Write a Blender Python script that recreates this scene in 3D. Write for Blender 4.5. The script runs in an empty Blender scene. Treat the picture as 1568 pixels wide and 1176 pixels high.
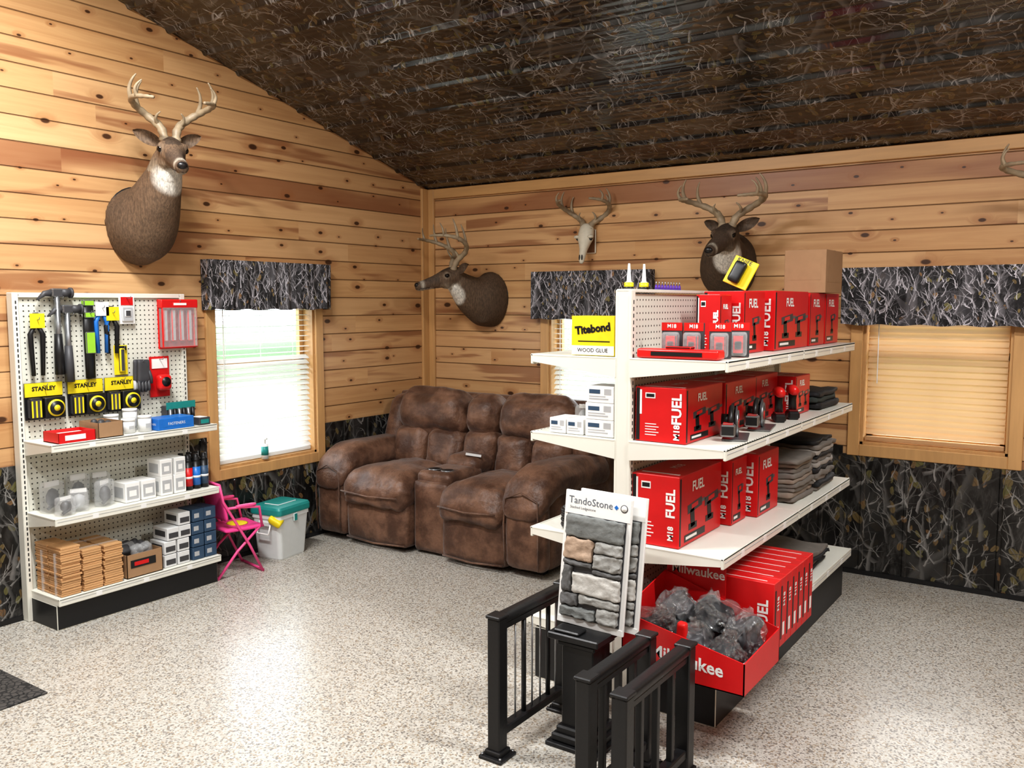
import bpy, bmesh, math, random
from mathutils import Vector, Matrix, Euler, noise
random.seed(7)
SC=bpy.context.scene
COL=bpy.context.collection
# ------------------------------------------------------------------ nodes
class N:
    def __init__(s,name):
        s.m=bpy.data.materials.new(name);s.m.use_nodes=True
        s.t=s.m.node_tree;s.t.nodes.clear()
        s.out=s.t.nodes.new("ShaderNodeOutputMaterial")
    def n(s,typ,**kw):
        x=s.t.nodes.new(typ)
        for k,v in kw.items():
            if k.startswith("i_"): x.inputs[k[2:].replace("_"," ")].default_value=v
            else: setattr(x,k,v)
        return x
    def l(s,a,b): s.t.links.new(a,b)
    def math(s,op,a,b=None,c=None):
        x=s.t.nodes.new("ShaderNodeMath");x.operation=op
        for i,v in enumerate((a,b,c)):
            if v is None: continue
            if isinstance(v,(int,float)): x.inputs[i].default_value=v
            else: s.l(v,x.inputs[i])
        return x.outputs[0]
    def comb(s,a,b,c):
        x=s.t.nodes.new("ShaderNodeCombineXYZ")
        for i,v in enumerate((a,b,c)):
            if isinstance(v,(int,float)): x.inputs[i].default_value=v
            else: s.l(v,x.inputs[i])
        return x.outputs[0]
    def mix(s,f,a,b,mode='MIX'):
        x=s.t.nodes.new("ShaderNodeMix");x.data_type='RGBA';x.blend_type=mode
        for i,v in ((0,f),(6,a),(7,b)):
            if isinstance(v,(int,float)): x.inputs[i].default_value=v
            elif isinstance(v,tuple): x.inputs[i].default_value=(v[0],v[1],v[2],1)
            else: s.l(v,x.inputs[i])
        return x.outputs[2]
    def noise(s,vec,scale,detail=3,rough=.5,dist=0):
        x=s.t.nodes.new("ShaderNodeTexNoise");x.inputs["Scale"].default_value=scale;x.inputs["Detail"].default_value=detail
        x.inputs["Roughness"].default_value=rough;x.inputs["Distortion"].default_value=dist
        if vec is not None: s.l(vec,x.inputs["Vector"])
        return x
    def vor(s,vec,scale,feat='F1',rnd=1,dim='3D'):
        x=s.t.nodes.new("ShaderNodeTexVoronoi");x.voronoi_dimensions=dim;x.feature=feat;x.inputs["Scale"].default_value=scale;x.inputs["Randomness"].default_value=rnd
        if vec is not None: s.l(vec,x.inputs["Vector"])
        return x
    def sm(s,v,a,b,lo=0,hi=1):
        x=s.t.nodes.new("ShaderNodeMapRange");x.interpolation_type='SMOOTHSTEP'
        s.l(v,x.inputs[0]);x.inputs[1].default_value=a;x.inputs[2].default_value=b;x.inputs[3].default_value=lo;x.inputs[4].default_value=hi
        return x.outputs[0]
    def obj(s): return s.t.nodes.new("ShaderNodeTexCoord").outputs["Object"]
    def pos(s): return s.t.nodes.new("ShaderNodeNewGeometry").outputs["Position"]
    def sep(s,v):
        x=s.t.nodes.new("ShaderNodeSeparateXYZ");s.l(v,x.inputs[0]);return x.outputs
    def vm(s,op,a,b):
        x=s.t.nodes.new("ShaderNodeVectorMath");x.operation=op
        for i,v in enumerate((a,b)):
            if isinstance(v,tuple): x.inputs[i].default_value=v
            else: s.l(v,x.inputs[i])
        return x.outputs[0]
    def bsdf(s,col,rough=.5,metal=0,bump=None,bs=.3,bd=.01,**kw):
        p=s.t.nodes.new("ShaderNodeBsdfPrincipled")
        if isinstance(col,tuple): p.inputs["Base Color"].default_value=(col[0],col[1],col[2],1)
        else: s.l(col,p.inputs["Base Color"])
        if isinstance(rough,(int,float)): p.inputs["Roughness"].default_value=rough
        else: s.l(rough,p.inputs["Roughness"])
        p.inputs["Metallic"].default_value=metal
        for k,v in kw.items(): p.inputs[k.replace("_"," ")].default_value=v
        if bump is not None:
            b=s.t.nodes.new("ShaderNodeBump");b.inputs["Strength"].default_value=bs;b.inputs["Distance"].default_value=bd
            s.l(bump,b.inputs["Height"]);s.l(b.outputs[0],p.inputs["Normal"])
        s.l(p.outputs[0],s.out.inputs[0]);s.p=p
        return s.m
_mc={}
def M(name,col,rough=.5,metal=0,var=.12,scale=30,bs=.05,**kw):
    if name in _mc: return _mc[name]
    k=N(name);o=k.obj();nz=k.noise(o,scale,4)
    c=k.mix(nz.outputs[0],tuple(x*(1-var) for x in col),tuple(min(1,x*(1+var)) for x in col))
    m=k.bsdf(c,rough,metal,nz.outputs[0],bs,.004,**kw);_mc[name]=m;return m
def pine(name,ax):
    k=N(name);x,y,z=k.sep(k.pos());u=(x,y)[ax]
    zr=k.math('DIVIDE',z,.122);row=k.math('FLOOR',zr);f=k.math('FRACT',zr)
    wn=k.n("ShaderNodeTexWhiteNoise",noise_dimensions='1D');k.l(row,wn.inputs["W"]);r1=wn.outputs[0]
    seg=k.math('FLOOR',k.math('DIVIDE',k.math('ADD',u,k.math('MULTIPLY',r1,9.)),2.6))
    wn2=k.n("ShaderNodeTexWhiteNoise",noise_dimensions='2D');k.l(k.comb(row,seg,0),wn2.inputs["Vector"]);r2=wn2.outputs[0]
    r50=k.math('MULTIPLY',r2,40)
    kv=k.vor(k.comb(k.math('MULTIPLY_ADD',u,3.3,.37),k.math('MULTIPLY_ADD',z,6.2,.61),0),1.0,dim='2D')
    kc=k.sep(kv.outputs["Color"])
    kr=k.math('MULTIPLY_ADD',k.math('POWER',kc[0],3.),.085,.026)
    kd=k.math('DIVIDE',kv.outputs["Distance"],kr)
    knot=k.sm(kd,.7,1.2,1,0);halo=k.sm(kd,.8,4.2,1,0)
    g=k.noise(k.comb(k.math('MULTIPLY',u,1.1),k.math('ADD',k.math('MULTIPLY',z,24),k.math('MULTIPLY',halo,1.6)),r50),1.,4,.6,.6)
    base=k.mix(k.sm(g.outputs[0],.3,.72),(.66,.405,.195),(.49,.265,.115))
    base=k.mix(k.math('MULTIPLY',r2,.6),base,(.71,.475,.265))
    wn3=k.n("ShaderNodeTexWhiteNoise",noise_dimensions='2D');k.l(k.comb(row,k.math('ADD',seg,17.3),0),wn3.inputs["Vector"])
    base=k.mix(k.math('MULTIPLY',wn3.outputs[0],.4),base,(.44,.225,.09))
    st=k.noise(k.comb(k.math('MULTIPLY',u,.75),k.math('MULTIPLY',z,9),r50),1.,3,.5,.3)
    heart=k.sm(k.math('MULTIPLY_ADD',r2,.16,st.outputs[0]),.67,.75)
    base=k.mix(k.math('MULTIPLY',heart,.68),base,(.24,.085,.035))
    rowd=k.sm(k.math('ABSOLUTE',k.math('SUBTRACT',zr,18.5)),.49,.5,1,0)
    st2=k.noise(k.comb(k.math('MULTIPLY',u,.8),k.math('MULTIPLY',z,5),3.3),1.,2)
    base=k.mix(k.math('MULTIPLY',k.math('MULTIPLY',rowd,k.sm(st2.outputs[0],.3,.5)),.75),base,(.25,.09,.04))
    base=k.mix(k.math('MULTIPLY',halo,.42),base,(.32,.12,.04))
    base=k.mix(k.math('MULTIPLY',knot,.93),base,(.045,.016,.008))
    gr=k.sm(k.math('ABSOLUTE',k.math('SUBTRACT',f,.5)),.465,.495,0,1)
    base=k.mix(k.math('MULTIPLY',gr,.75),base,(.09,.035,.012))
    h=k.math('SUBTRACT',k.math('MULTIPLY',g.outputs[0],.05),gr)
    return k.bsdf(base,.36,0,h,.8,.008)
def wood(name,col,ax=2,rough=.4):
    k=N(name);p=k.obj();s=[14,14,14];s[ax]=1.2
    v=k.vm('MULTIPLY',p,tuple(s));g=k.noise(v,1.5,4,.6,.4)
    c=k.mix(g.outputs[0],tuple(x*.72 for x in col),tuple(min(1,x*1.25) for x in col))
    return k.bsdf(c,rough,0,g.outputs[0],.1,.003)
def camo(name,mode='wall',sc=1.,rough=.35,bright=1.,tw=1.,ang=1.57,spread=1.6,tint=(1,.95,.88),leaves=.6,gap=.5,**kw):
    k=N(name);x,y,z=k.sep(k.pos())
    uv=k.comb(k.math('ADD',x,y),z,0) if mode=='wall' else k.comb(x,y,0)
    d=k.noise(uv,6*sc,3,.6)
    q=k.vm('ADD',uv,k.vm('MULTIPLY',k.vm('SUBTRACT',d.outputs["Color"],(.5,.5,.5)),(.05/sc,.05/sc,0)))
    stv=(2.2,.7,1) if mode=='wall' else (1.2,1.2,1)
    b=k.noise(k.vm('MULTIPLY',q,stv),11*sc,5,.7)
    T=lambda v:tuple(v*t*bright for t in tint)
    base=k.mix(k.sm(b.outputs[0],.38,.72),T(.006),T(.062))
    big=k.noise(k.vm('MULTIPLY',uv,stv),2.2*sc,2)
    base=k.mix(k.sm(big.outputs[0],.45,.6,0,.8),base,T(.008))
    dens=k.sm(k.noise(k.vm('MULTIPLY',uv,stv),3.6*sc,2).outputs[0],.42,.60,1.,1.-gap)
    def local(s,ox):
        pS=k.vm('ADD',k.vm('MULTIPLY',q,(s*sc,s*sc,0)),(ox,ox*1.7,0))
        v=k.vor(pS,1.,dim='2D');dv=k.sep(k.vm('SUBTRACT',pS,v.outputs["Position"]));c=k.sep(v.outputs["Color"])
        a=k.math('MULTIPLY_ADD',k.math('SUBTRACT',c[0],.5),spread*2,ang)
        ca=k.math('COSINE',a);sa=k.math('SINE',a)
        al=k.math('ADD',k.math('MULTIPLY',dv[0],ca),k.math('MULTIPLY',dv[1],sa))
        pe=k.math('SUBTRACT',k.math('MULTIPLY',dv[1],ca),k.math('MULTIPLY',dv[0],sa))
        pe=k.math('ADD',pe,k.math('MULTIPLY',k.math('MULTIPLY',al,al),k.math('SUBTRACT',c[1],.5)))
        return al,pe,c
    if leaves>0:
        for s,ox in((10,3.1),(17,8.3)):
            al,pe,c=local(s,ox)
            e=k.math('ADD',k.math('POWER',k.math('DIVIDE',al,.42),2.),k.math('POWER',k.math('DIVIDE',pe,.21),2.))
            m=k.math('MULTIPLY',k.sm(e,.75,1.,1,0),k.sm(c[2],1-leaves*.5,1-leaves*.5+.02))
            lc=k.mix(c[1],(.16*bright,.088*bright,.042*bright),(.12*bright,.115*bright,.045*bright))
            vein=k.sm(k.math('ABSOLUTE',pe),.0,.05,.5,1)
            lc=k.mix(vein,(.05*bright,.03*bright,.015*bright),lc)
            base=k.mix(k.math('MULTIPLY',m,.9),base,lc)
    for s,ox,w,cv,th in ((1.5,.4,.10,.050,.25),(2.7,5.2,.055,.10,.25),(4.6,1.3,.040,.17,.2),(4.9,9.3,.032,.26,.35),(7.5,2.9,.036,.32,.35),(8.3,6.7,.029,.44,.42),(13,4.4,.040,.42,.45)):
        al,pe,c=local(s,ox)
        wd=k.math('MULTIPLY',k.math('MAXIMUM',k.math('SUBTRACT',.62,al),.18),w*1.6)
        m1=k.sm(k.math('DIVIDE',k.math('ABSOLUTE',pe),wd),.7,1.1,1,0)
        p2=k.math('SUBTRACT',pe,k.math('MULTIPLY',k.math('MAXIMUM',al,0.),.75))
        m2=k.sm(k.math('DIVIDE',k.math('ABSOLUTE',p2),k.math('MULTIPLY',wd,.7)),.7,1.1,1,0)
        p3=k.math('ADD',pe,k.math('MULTIPLY',k.math('MAXIMUM',k.math('ADD',al,.22),0.),.9))
        m3=k.sm(k.math('DIVIDE',k.math('ABSOLUTE',p3),k.math('MULTIPLY',wd,.5)),.7,1.1,1,0)
        m=k.math('MULTIPLY',k.math('MAXIMUM',k.math('MAXIMUM',m1,m2),m3),k.sm(c[2],th,th+.02))
        if s>3: m=k.math('MULTIPLY',m,dens)
        sh=k.sm(k.math('DIVIDE',pe,wd),-1.,1.,.35,1.25)
        vv=cv*tw
        col=k.mix(sh,T(vv*.15),T(vv*1.1))
        base=k.mix(k.math('MULTIPLY',m,.93),base,col)
    return k.bsdf(base,rough,0,b.outputs[0],.10,.003,**kw)
def floor_mat():
    k=N("epoxy_flake");p=k.pos();v=k.vor(p,160);c=k.sep(v.outputs["Color"])
    a=k.mix(c[1],(.43,.405,.355),(.61,.585,.53))
    a=k.mix(k.sm(c[0],.83,.85,0,.8),a,(.16,.145,.13))
    a=k.mix(k.sm(c[2],.88,.90,0,.85),a,(.34,.27,.19))
    v2=k.vor(p,80);c2=k.sep(v2.outputs["Color"])
    a=k.mix(k.math('MULTIPLY',k.sm(c2[0],.88,.90,0,.75),k.sm(v2.outputs["Distance"],.35,.45,1,0)),a,(.16,.145,.13))
    return k.bsdf(a,.28,0,c[0],.10,.002)
def peg_mat():
    k=N("pegboard_cream");x,y,z=k.sep(k.pos())
    fy=k.math('SUBTRACT',k.math('FRACT',k.math('DIVIDE',y,.0254)),.5);fz=k.math('SUBTRACT',k.math('FRACT',k.math('DIVIDE',z,.0254)),.5)
    d=k.math('SQRT',k.math('ADD',k.math('MULTIPLY',fy,fy),k.math('MULTIPLY',fz,fz)))
    h=k.sm(d,.13,.18,1,0)
    return k.bsdf(k.mix(h,(.70,.70,.62),(.05,.05,.045)),.45)
def blind_mat(name,col,tr):
    k=N(name);d=k.n("ShaderNodeBsdfDiffuse");t=k.n("ShaderNodeBsdfTranslucent")
    nz=k.noise(k.obj(),5,2);c=k.mix(nz.outputs[0],tuple(x*.95 for x in col),col)
    k.l(c,d.inputs[0]);k.l(c,t.inputs[0])
    m=k.n("ShaderNodeMixShader");m.inputs[0].default_value=tr;k.l(d.outputs[0],m.inputs[1]);k.l(t.outputs[0],m.inputs[2]);k.l(m.outputs[0],k.out.inputs[0]);return k.m
def clear_mat(name,col,alpha,rough=.08):
    k=N(name);nz=k.noise(k.obj(),40,3)
    g=k.n("ShaderNodeBsdfPrincipled");g.inputs["Base Color"].default_value=(*col,1);g.inputs["Roughness"].default_value=rough
    b=k.n("ShaderNodeBump",i_Strength=.5,i_Distance=.01);k.l(nz.outputs[0],b.inputs["Height"]);k.l(b.outputs[0],g.inputs["Normal"])
    t=k.n("ShaderNodeBsdfTransparent");m=k.n("ShaderNodeMixShader");m.inputs[0].default_value=alpha
    k.l(t.outputs[0],m.inputs[1]);k.l(g.outputs[0],m.inputs[2]);k.l(m.outputs[0],k.out.inputs[0]);return k.m
def film_mat(name,fac=.22,rough=.16):
    k=N(name);nz=k.noise(k.obj(),30,4,.65,1.2)
    g=k.n("ShaderNodeBsdfGlossy");g.inputs["Roughness"].default_value=rough
    b=k.n("ShaderNodeBump",i_Strength=1.,i_Distance=.05);k.l(nz.outputs[0],b.inputs["Height"]);k.l(b.outputs[0],g.inputs["Normal"])
    t=k.n("ShaderNodeBsdfTransparent");m=k.n("ShaderNodeMixShader");m.inputs[0].default_value=fac
    k.l(t.outputs[0],m.inputs[1]);k.l(g.outputs[0],m.inputs[2]);k.l(m.outputs[0],k.out.inputs[0]);return k.m
def fur_mat():
    k=N("deer_fur");a=k.n("ShaderNodeAttribute",attribute_name="Col");p=k.obj()
    nz=k.noise(k.vm('MULTIPLY',p,(1,1,.3)),110,5,.7);n2=k.noise(p,9,3)
    c=k.mix(k.sm(nz.outputs[0],.3,.7),(.55,.53,.51),(1.28,1.24,1.18))
    c2=k.mix(1.,a.outputs["Color"],c,'MULTIPLY');c3=k.mix(k.math('MULTIPLY',n2.outputs[0],.3),c2,(.045,.034,.025))
    return k.bsdf(c3,.75,0,nz.outputs[0],.5,.010)
def suede():
    k=N("sofa_suede");p=k.obj();n1=k.noise(p,7,5,.65);n2=k.noise(p,60,3)
    c=k.mix(k.sm(n1.outputs[0],.35,.68),(.075,.034,.019),(.205,.108,.066))
    h=k.math('ADD',n1.outputs[0],k.math('MULTIPLY',n2.outputs[0],.15))
    return k.bsdf(c,.5,0,h,.55,.022,Sheen_Weight=.22,Sheen_Roughness=.4)
# palette
PX=pine("pine_boards_back",0);PY=pine("pine_boards_left",1)
TRIM=wood("pine_trim",(.58,.34,.145),2);TRIMX=wood("pine_trim_x",(.58,.34,.145),0)
CAMW=camo("camo_wainscot",'wall',1.0,.28,1.15,.62,1.57,.85,(1,.97,.92),.8,.7)
CAMC=camo("camo_ceiling",'ceil',1.25,.20,.85,1.0,.8,1.6,(1,.98,.97),.7,.75,IOR=1.8)
CAMF=camo("camo_fabric",'wall',2.0,.85,1.9,.95,1.57,.8,(1,.96,1.03),.3,.45)
FLOOR=floor_mat();PEG=peg_mat()
CREAM=M("cream_metal",(.78,.77,.69),.38,0,.04,8,.02)
CRSH=M("shadow_slot",(.03,.03,.03),.7)
BLK=M("black_plastic",(.012,.012,.013),.4);BLKM=M("black_powder_metal",(.016,.016,.017),.38,.2,.15,80,.1)
RED=M("red_carton",(.62,.012,.014),.38,0,.06);RED2=M("red_plastic",(.70,.02,.018),.3)
WHT=M("white_print",(.85,.85,.83),.5,0,.03);WCARD=M("white_carton",(.72,.73,.73),.5,0,.05)
YEL=M("yellow_print",(.85,.68,.02),.45);YGR=M("lime_plastic",(.32,.62,.05),.35);BLU=M("blue_plastic",(.02,.17,.55),.35);DBL=M("dark_blue_print",(.04,.08,.14),.45)
GRY=M("grey_metal",(.32,.33,.34),.3,.8);DGR=M("dark_grey",(.06,.06,.065),.5);LGR=M("light_grey",(.45,.46,.47),.5)
CARD=M("cardboard",(.36,.22,.12),.8,0,.1);SHIM=wood("cedar_shims",(.62,.36,.17),1)
TEAL=M("teal_plastic",(.02,.27,.25),.4);COOL=M("cooler_white",(.70,.73,.72),.35,0,.05);PINK=M("pink_plastic",(.85,.10,.30),.4);PINKF=M("pink_fabric",(.80,.06,.28),.8)
SUEDE=suede();FUR=fur_mat();BONE=M("antler_bone",(.32,.25,.165),.5,0,.5,25,.3);SKUL=M("skull_bone",(.62,.57,.46),.6,0,.15,30,.2);EYE=M("glass_eye",(.008,.005,.004),.06);NOSE=M("nose_leather",(.012,.01,.01),.35)
CLR=clear_mat("clear_plastic",(.8,.82,.83),.26);CLRD=film_mat("poly_bag",.24,.2)
CLOTH=M("grey_cloth",(.19,.17,.15),.95,0,.3,20,.3);CLOTHD=M("dark_cloth",(.014,.014,.016),.7,0,.3,20,.3)
GLASS=clear_mat("window_glass",(.8,.85,.85),.04,.02)
# ------------------------------------------------------------------ builder
class B:
    def __init__(s,name): s.bm=bmesh.new();s.mats=[];s.name=name;s.X=Matrix()
    def mi(s,m):
        if m not in s.mats: s.mats.append(m)
        return s.mats.index(m)
    def _new(s,verts,faces,mat,smooth=False):
        vs=[s.bm.verts.new(s.X@Vector(v)) for v in verts];i=s.mi(mat);fs=[]
        for f in faces:
            try: fc=s.bm.faces.new([vs[j] for j in f])
            except Exception: continue
            fc.material_index=i;fc.smooth=smooth;fs.append(fc)
        return vs,fs
    def box(s,c,size,mat,rot=(0,0,0),bev=0.,seg=1):
        R=Euler(rot).to_matrix();c=Vector(c);h=[q/2 for q in size]
        vs=[c+R@Vector((a*h[0],b*h[1],d*h[2])) for a in(-1,1) for b in(-1,1) for d in(-1,1)]
        fs=[(0,1,3,2),(4,6,7,5),(0,4,5,1),(2,3,7,6),(0,2,6,4),(1,5,7,3)]
        v,f=s._new(vs,fs,mat)
        if bev>0:
            es=list({e for q in f for e in q.edges})
            r=bmesh.ops.bevel(s.bm,geom=es,offset=bev,segments=seg,affect='EDGES',profile=.5,clamp_overlap=True)
            if seg>1:
                for q in r['faces']: q.smooth=True
    def bx(s,x0,x1,y0,y1,z0,z1,mat,bev=0,seg=1): s.box(((x0+x1)/2,(y0+y1)/2,(z0+z1)/2),(x1-x0,y1-y0,z1-z0),mat,(0,0,0),bev,seg)
    def loft(s,rings,mat,smooth=True,cap=True,closed=True):
        n=len(rings[0]);vs=[p for r in rings for p in r];fs=[]
        for i in range(len(rings)-1):
            for j in range(n if closed else n-1):
                a=i*n+j;b=i*n+(j+1)%n;fs.append((a,b,b+n,a+n))
        if cap: fs.append(tuple(range(n-1,-1,-1)));fs.append(tuple((len(rings)-1)*n+j for j in range(n)))
        return s._new(vs,fs,mat,smooth)
    def tube(s,pts,rad,mat,seg=8,up=None,smooth=True):
        pts=[Vector(p) for p in pts];n=len(pts);rings=[]
        if not isinstance(rad,(list,tuple)): rad=[rad]*n
        prev=None
        for i,p in enumerate(pts):
            t=(pts[min(i+1,n-1)]-pts[max(i-1,0)]).normalized()
            if prev is None:
                a=Vector((0,0,1)) if abs(t.z)<.9 else Vector((1,0,0));sd=t.cross(a).normalized()
            else: sd=(prev-t*prev.dot(t)).normalized()
            prev=sd;w=t.cross(sd)
            r=rad[i];ra,rb=(r if isinstance(r,(list,tuple)) else (r,r))
            rings.append([p+sd*math.cos(2*math.pi*j/seg)*ra+w*math.sin(2*math.pi*j/seg)*rb for j in range(seg)])
        s.loft(rings,mat,smooth)
    def cyl(s,a,b,r,mat,r2=None,seg=20):
        a=Vector(a);b=Vector(b);s.tube([a,b],[r,r if r2 is None else r2],mat,seg,smooth=True)
    def ell(s,c,r,mat,rot=(0,0,0),seg=16):
        R=Euler(rot).to_matrix();c=Vector(c);rings=[]
        m=seg//2
        for i in range(m+1):
            ph=-math.pi/2+math.pi*i/m;cr=max(math.cos(ph),.02)
            rings.append([c+R@Vector((r[0]*cr*math.cos(2*math.pi*j/seg),r[1]*cr*math.sin(2*math.pi*j/seg),r[2]*math.sin(ph))) for j in range(seg)])
        s.loft(rings,mat)
    def cushion(s,c,size,r,mat,puff=(0,0,0),n=10,rot=(0,0,0),wr=.006,warp=None,wf=6):
        R=Euler(rot).to_matrix();c=Vector(c);h=Vector([q/2 for q in size]);tmp={};vs=[];fs=[]
        def vid(i,j,k):
            key=(i,j,k)
            if key in tmp: return tmp[key]
            p=Vector((2*i/n-1,2*j/n-1,2*k/n-1))
            e=Vector([math.copysign(abs(q)**.75,q) for q in p])
            w=Vector([e[a]*h[a] for a in range(3)])
            cl=Vector([max(-(h[a]-r),min(h[a]-r,w[a])) for a in range(3)])
            dd=w-cl
            if dd.length>1e-7: dd=dd.normalized()*r
            w=cl+dd
            for a in range(3):
                o=[q for q in range(3) if q!=a]
                w[a]+=math.copysign(1,p[a])*(abs(p[a])**4)*puff[a]*(1-p[o[0]]**2)*(1-p[o[1]]**2)
            if warp: w=warp(w,h)
            q=c+R@w
            nn=noise.noise_vector(q*wf)*wr+noise.noise_vector(q*wf*3.1)*wr*.4
            vs.append(q+nn);tmp[key]=len(vs)-1;return tmp[key]
        for a in range(3):
            for sd in (0,n):
                for i in range(n):
                    for j in range(n):
                        def K(x,y):
                            k=[0,0,0];o=[q for q in range(3) if q!=a];k[a]=sd;k[o[0]]=x;k[o[1]]=y;return vid(*k)
                        f=(K(i,j),K(i+1,j),K(i+1,j+1),K(i,j+1))
                        flip=(sd==0)!=(a==1)
                        fs.append(f[::-1] if flip else f)
        s._new(vs,fs,mat,True)
    def text(s,txt,size,loc,xd,ud,mat,align='CENTER',sx=1.,bold=0.):
        cu=bpy.data.curves.new("t","FONT");cu.body=txt;cu.size=size;cu.align_x=align;cu.align_y='CENTER';cu.resolution_u=2;cu.offset=bold
        ob=bpy.data.objects.new("t",cu);me=bpy.data.meshes.new_from_object(ob)
        xd=Vector(xd).normalized();ud=Vector(ud).normalized();nd=xd.cross(ud)
        T=Matrix(((xd.x*sx,ud.x,nd.x,loc[0]),(xd.y*sx,ud.y,nd.y,loc[1]),(xd.z*sx,ud.z,nd.z,loc[2]),(0,0,0,1)))
        me.transform(s.X@T);i=s.mi(mat);k0=len(s.bm.faces);s.bm.from_mesh(me);s.bm.faces.ensure_lookup_table()
        for f in s.bm.faces[k0:]: f.material_index=i
        bpy.data.objects.remove(ob);bpy.data.curves.remove(cu);bpy.data.meshes.remove(me)
    def done(s,origin=None,recalc=True):
        if recalc: bmesh.ops.recalc_face_normals(s.bm,faces=s.bm.faces[:])
        me=bpy.data.meshes.new(s.name);s.bm.to_mesh(me);s.bm.free()
        for m in s.mats: me.materials.append(m)
        if origin is None:
            xs=[v.co for v in me.vertices]
            origin=Vector(((min(v.x for v in xs)+max(v.x for v in xs))/2,(min(v.y for v in xs)+max(v.y for v in xs))/2,min(v.z for v in xs)))
        origin=Vector(origin);me.transform(Matrix.Translation(-origin))
        o=bpy.data.objects.new(s.name,me);o.location=origin;COL.objects.link(o);return o
# ------------------------------------------------------------------ camera
F=1340.;P=math.atan(124/1340);YW=math.radians(34.65)
cam=bpy.data.cameras.new("camera");co=bpy.data.objects.new("camera",cam);COL.objects.link(co);SC.camera=co
co.location=(4.366,-5.187,1.55);co.rotation_euler=(math.pi/2-P,0,YW)
cam.sensor_width=36;cam.sensor_fit='HORIZONTAL';cam.lens=36*F/1568;cam.clip_start=.05
# ------------------------------------------------------------------ room
XR,YF,SL,H0,YRD=7.5,-10.4,.288,2.405,-5.2
def cz(y): return H0-SL*y if y>YRD else H0-SL*YRD+SL*(y-YRD)
def wall(name,mat,horiz,ops,a0,a1,th,z1=H0,top=None,plane=0.):
    b=B(name)
    def pc(u0,u1,z0,z1_):
        if u1-u0<1e-4 or z1_-z0<1e-4: return
        if horiz: b.bx(u0,u1,min(plane,plane+th),max(plane,plane+th),z0,z1_,mat)
        else: b.bx(min(plane,plane+th),max(plane,plane+th),u0,u1,z0,z1_,mat)
    cur=a0
    for (u0,u1,z0,zt) in sorted(ops):
        pc(cur,u0,0,z1);pc(u0,u1,0,z0);pc(u0,u1,zt,z1);cur=u1
    pc(cur,a1,0,z1)
    if top:
        x0,x1=sorted((plane,plane+th))
        vs=[(x0,0,z1),(x0,YRD,cz(YRD)),(x0,YF,z1),(x1,0,z1),(x1,YRD,cz(YRD)),(x1,YF,z1)]
        b._new(vs,[(0,1,2),(5,4,3),(0,3,4,1),(1,4,5,2),(2,5,3,0)],mat)
    return b.done((0,0,0))
W1=(-1.95,-1.17,.56,1.60);W2=(1.10,1.80,.56,1.60);W3=(3.19,3.93,.75,1.60)
wall("wall_left",PY,False,[W1],YF,0,-.13,top=True)
wall("wall_back",PX,True,[W2,W3],0,XR,.13)
wall("wall_right",PY,False,[],YF,0,.13,top=True,plane=XR)
wall("wall_front",PX,True,[],0,XR,-.13,plane=YF)
b=B("floor");b.bx(-.13,XR+.13,YF-.13,.13,-.1,0,FLOOR);b.done((0,0,0))
# ceiling of ribbed panels (ribs run along X)
b=B("ceiling")
def ceilstrip(y0,y1):
    n=int(abs(y1-y0)/.0115);rows=[]
    for i in range(n+1):
        y=y0+(y1-y0)*i/n;ph=(abs(y)/.23)%1.
        rib=-.014*max(0,min(1,(.085-abs(ph-.5))/.03)) if abs(ph-.5)<.085 else 0
        z=cz(y)+rib+.0010*math.cos(2*math.pi*abs(y)/.046)
        rows.append([(-.1,y,z),(XR+.1,y,z)])
    b.loft(rows,CAMC,True,False,False)
ceilstrip(.1,YRD);ceilstrip(YRD,YF-.1)
o=b.done((0,0,0),recalc=False)
b=B("roof_deck");
for y0,y1 in((.13,YRD),(YRD,YF-.13)):
    za,zb=cz(y0)+.03,cz(y1)+.03
    b._new([(-.13,y0,za),(XR+.13,y0,za),(XR+.13,y1,zb),(-.13,y1,zb),(-.13,y0,za+.08),(XR+.13,y0,za+.08),(XR+.13,y1,zb+.08),(-.13,y1,zb+.08)],[(0,1,2,3),(4,7,6,5),(0,4,5,1),(1,5,6,2),(2,6,7,3),(3,7,4,0)],BLK)
b.done((0,0,0))
# wainscot
WZ=.745
def wains(name,horiz,segs):
    b=B(name)
    for (u0,u1,zt) in segs:
        if horiz: b.bx(u0,u1,-.012,0,0.0,zt,CAMW)
        else: b.bx(0,.012,u0,u1,0.0,zt,CAMW)
        k=math.ceil(u0/.23)
        while k*.23<u1-.02:
            u=k*.23
            if u>u0+.02:
                if horiz: b.box((u,-.013,zt/2),(.026,.02,zt-.01),CAMW,bev=.006)
                else: b.box((.013,u,zt/2),(.02,.026,zt-.01),CAMW,bev=.006)
            k+=1
    b.done((0,0,0))
wains("trim_3",False,[(YF,-2.03,WZ+.02),(-2.03,-1.09,.495),(-1.09,-.0,WZ)])
wains("trim_4",True,[(.0,1.02,WZ),(1.02,1.88,.495),(1.88,3.10,WZ-.01),(3.10,4.02,.69),(4.02,XR,WZ-.02)])
b=B("trim_1");b.bx(0.0,.022,-.085,0,WZ,H0,TRIM,.003);b.bx(.022,.075,-.022,0,WZ,H0,TRIM,.003);b.done((0,0,0))
b=B("trim_2");b.bx(.075,XR,-.02,0,H0-.075,H0-.002,TRIMX,.003);b.done((0,0,0))
b=B("baseboard_back");b.bx(.02,XR,-.026,-.012,0,.025,BLK);b.done()
b=B("baseboard_left");b.bx(.012,.026,YF,-.03,0,.025,BLK);b.done()
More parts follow.
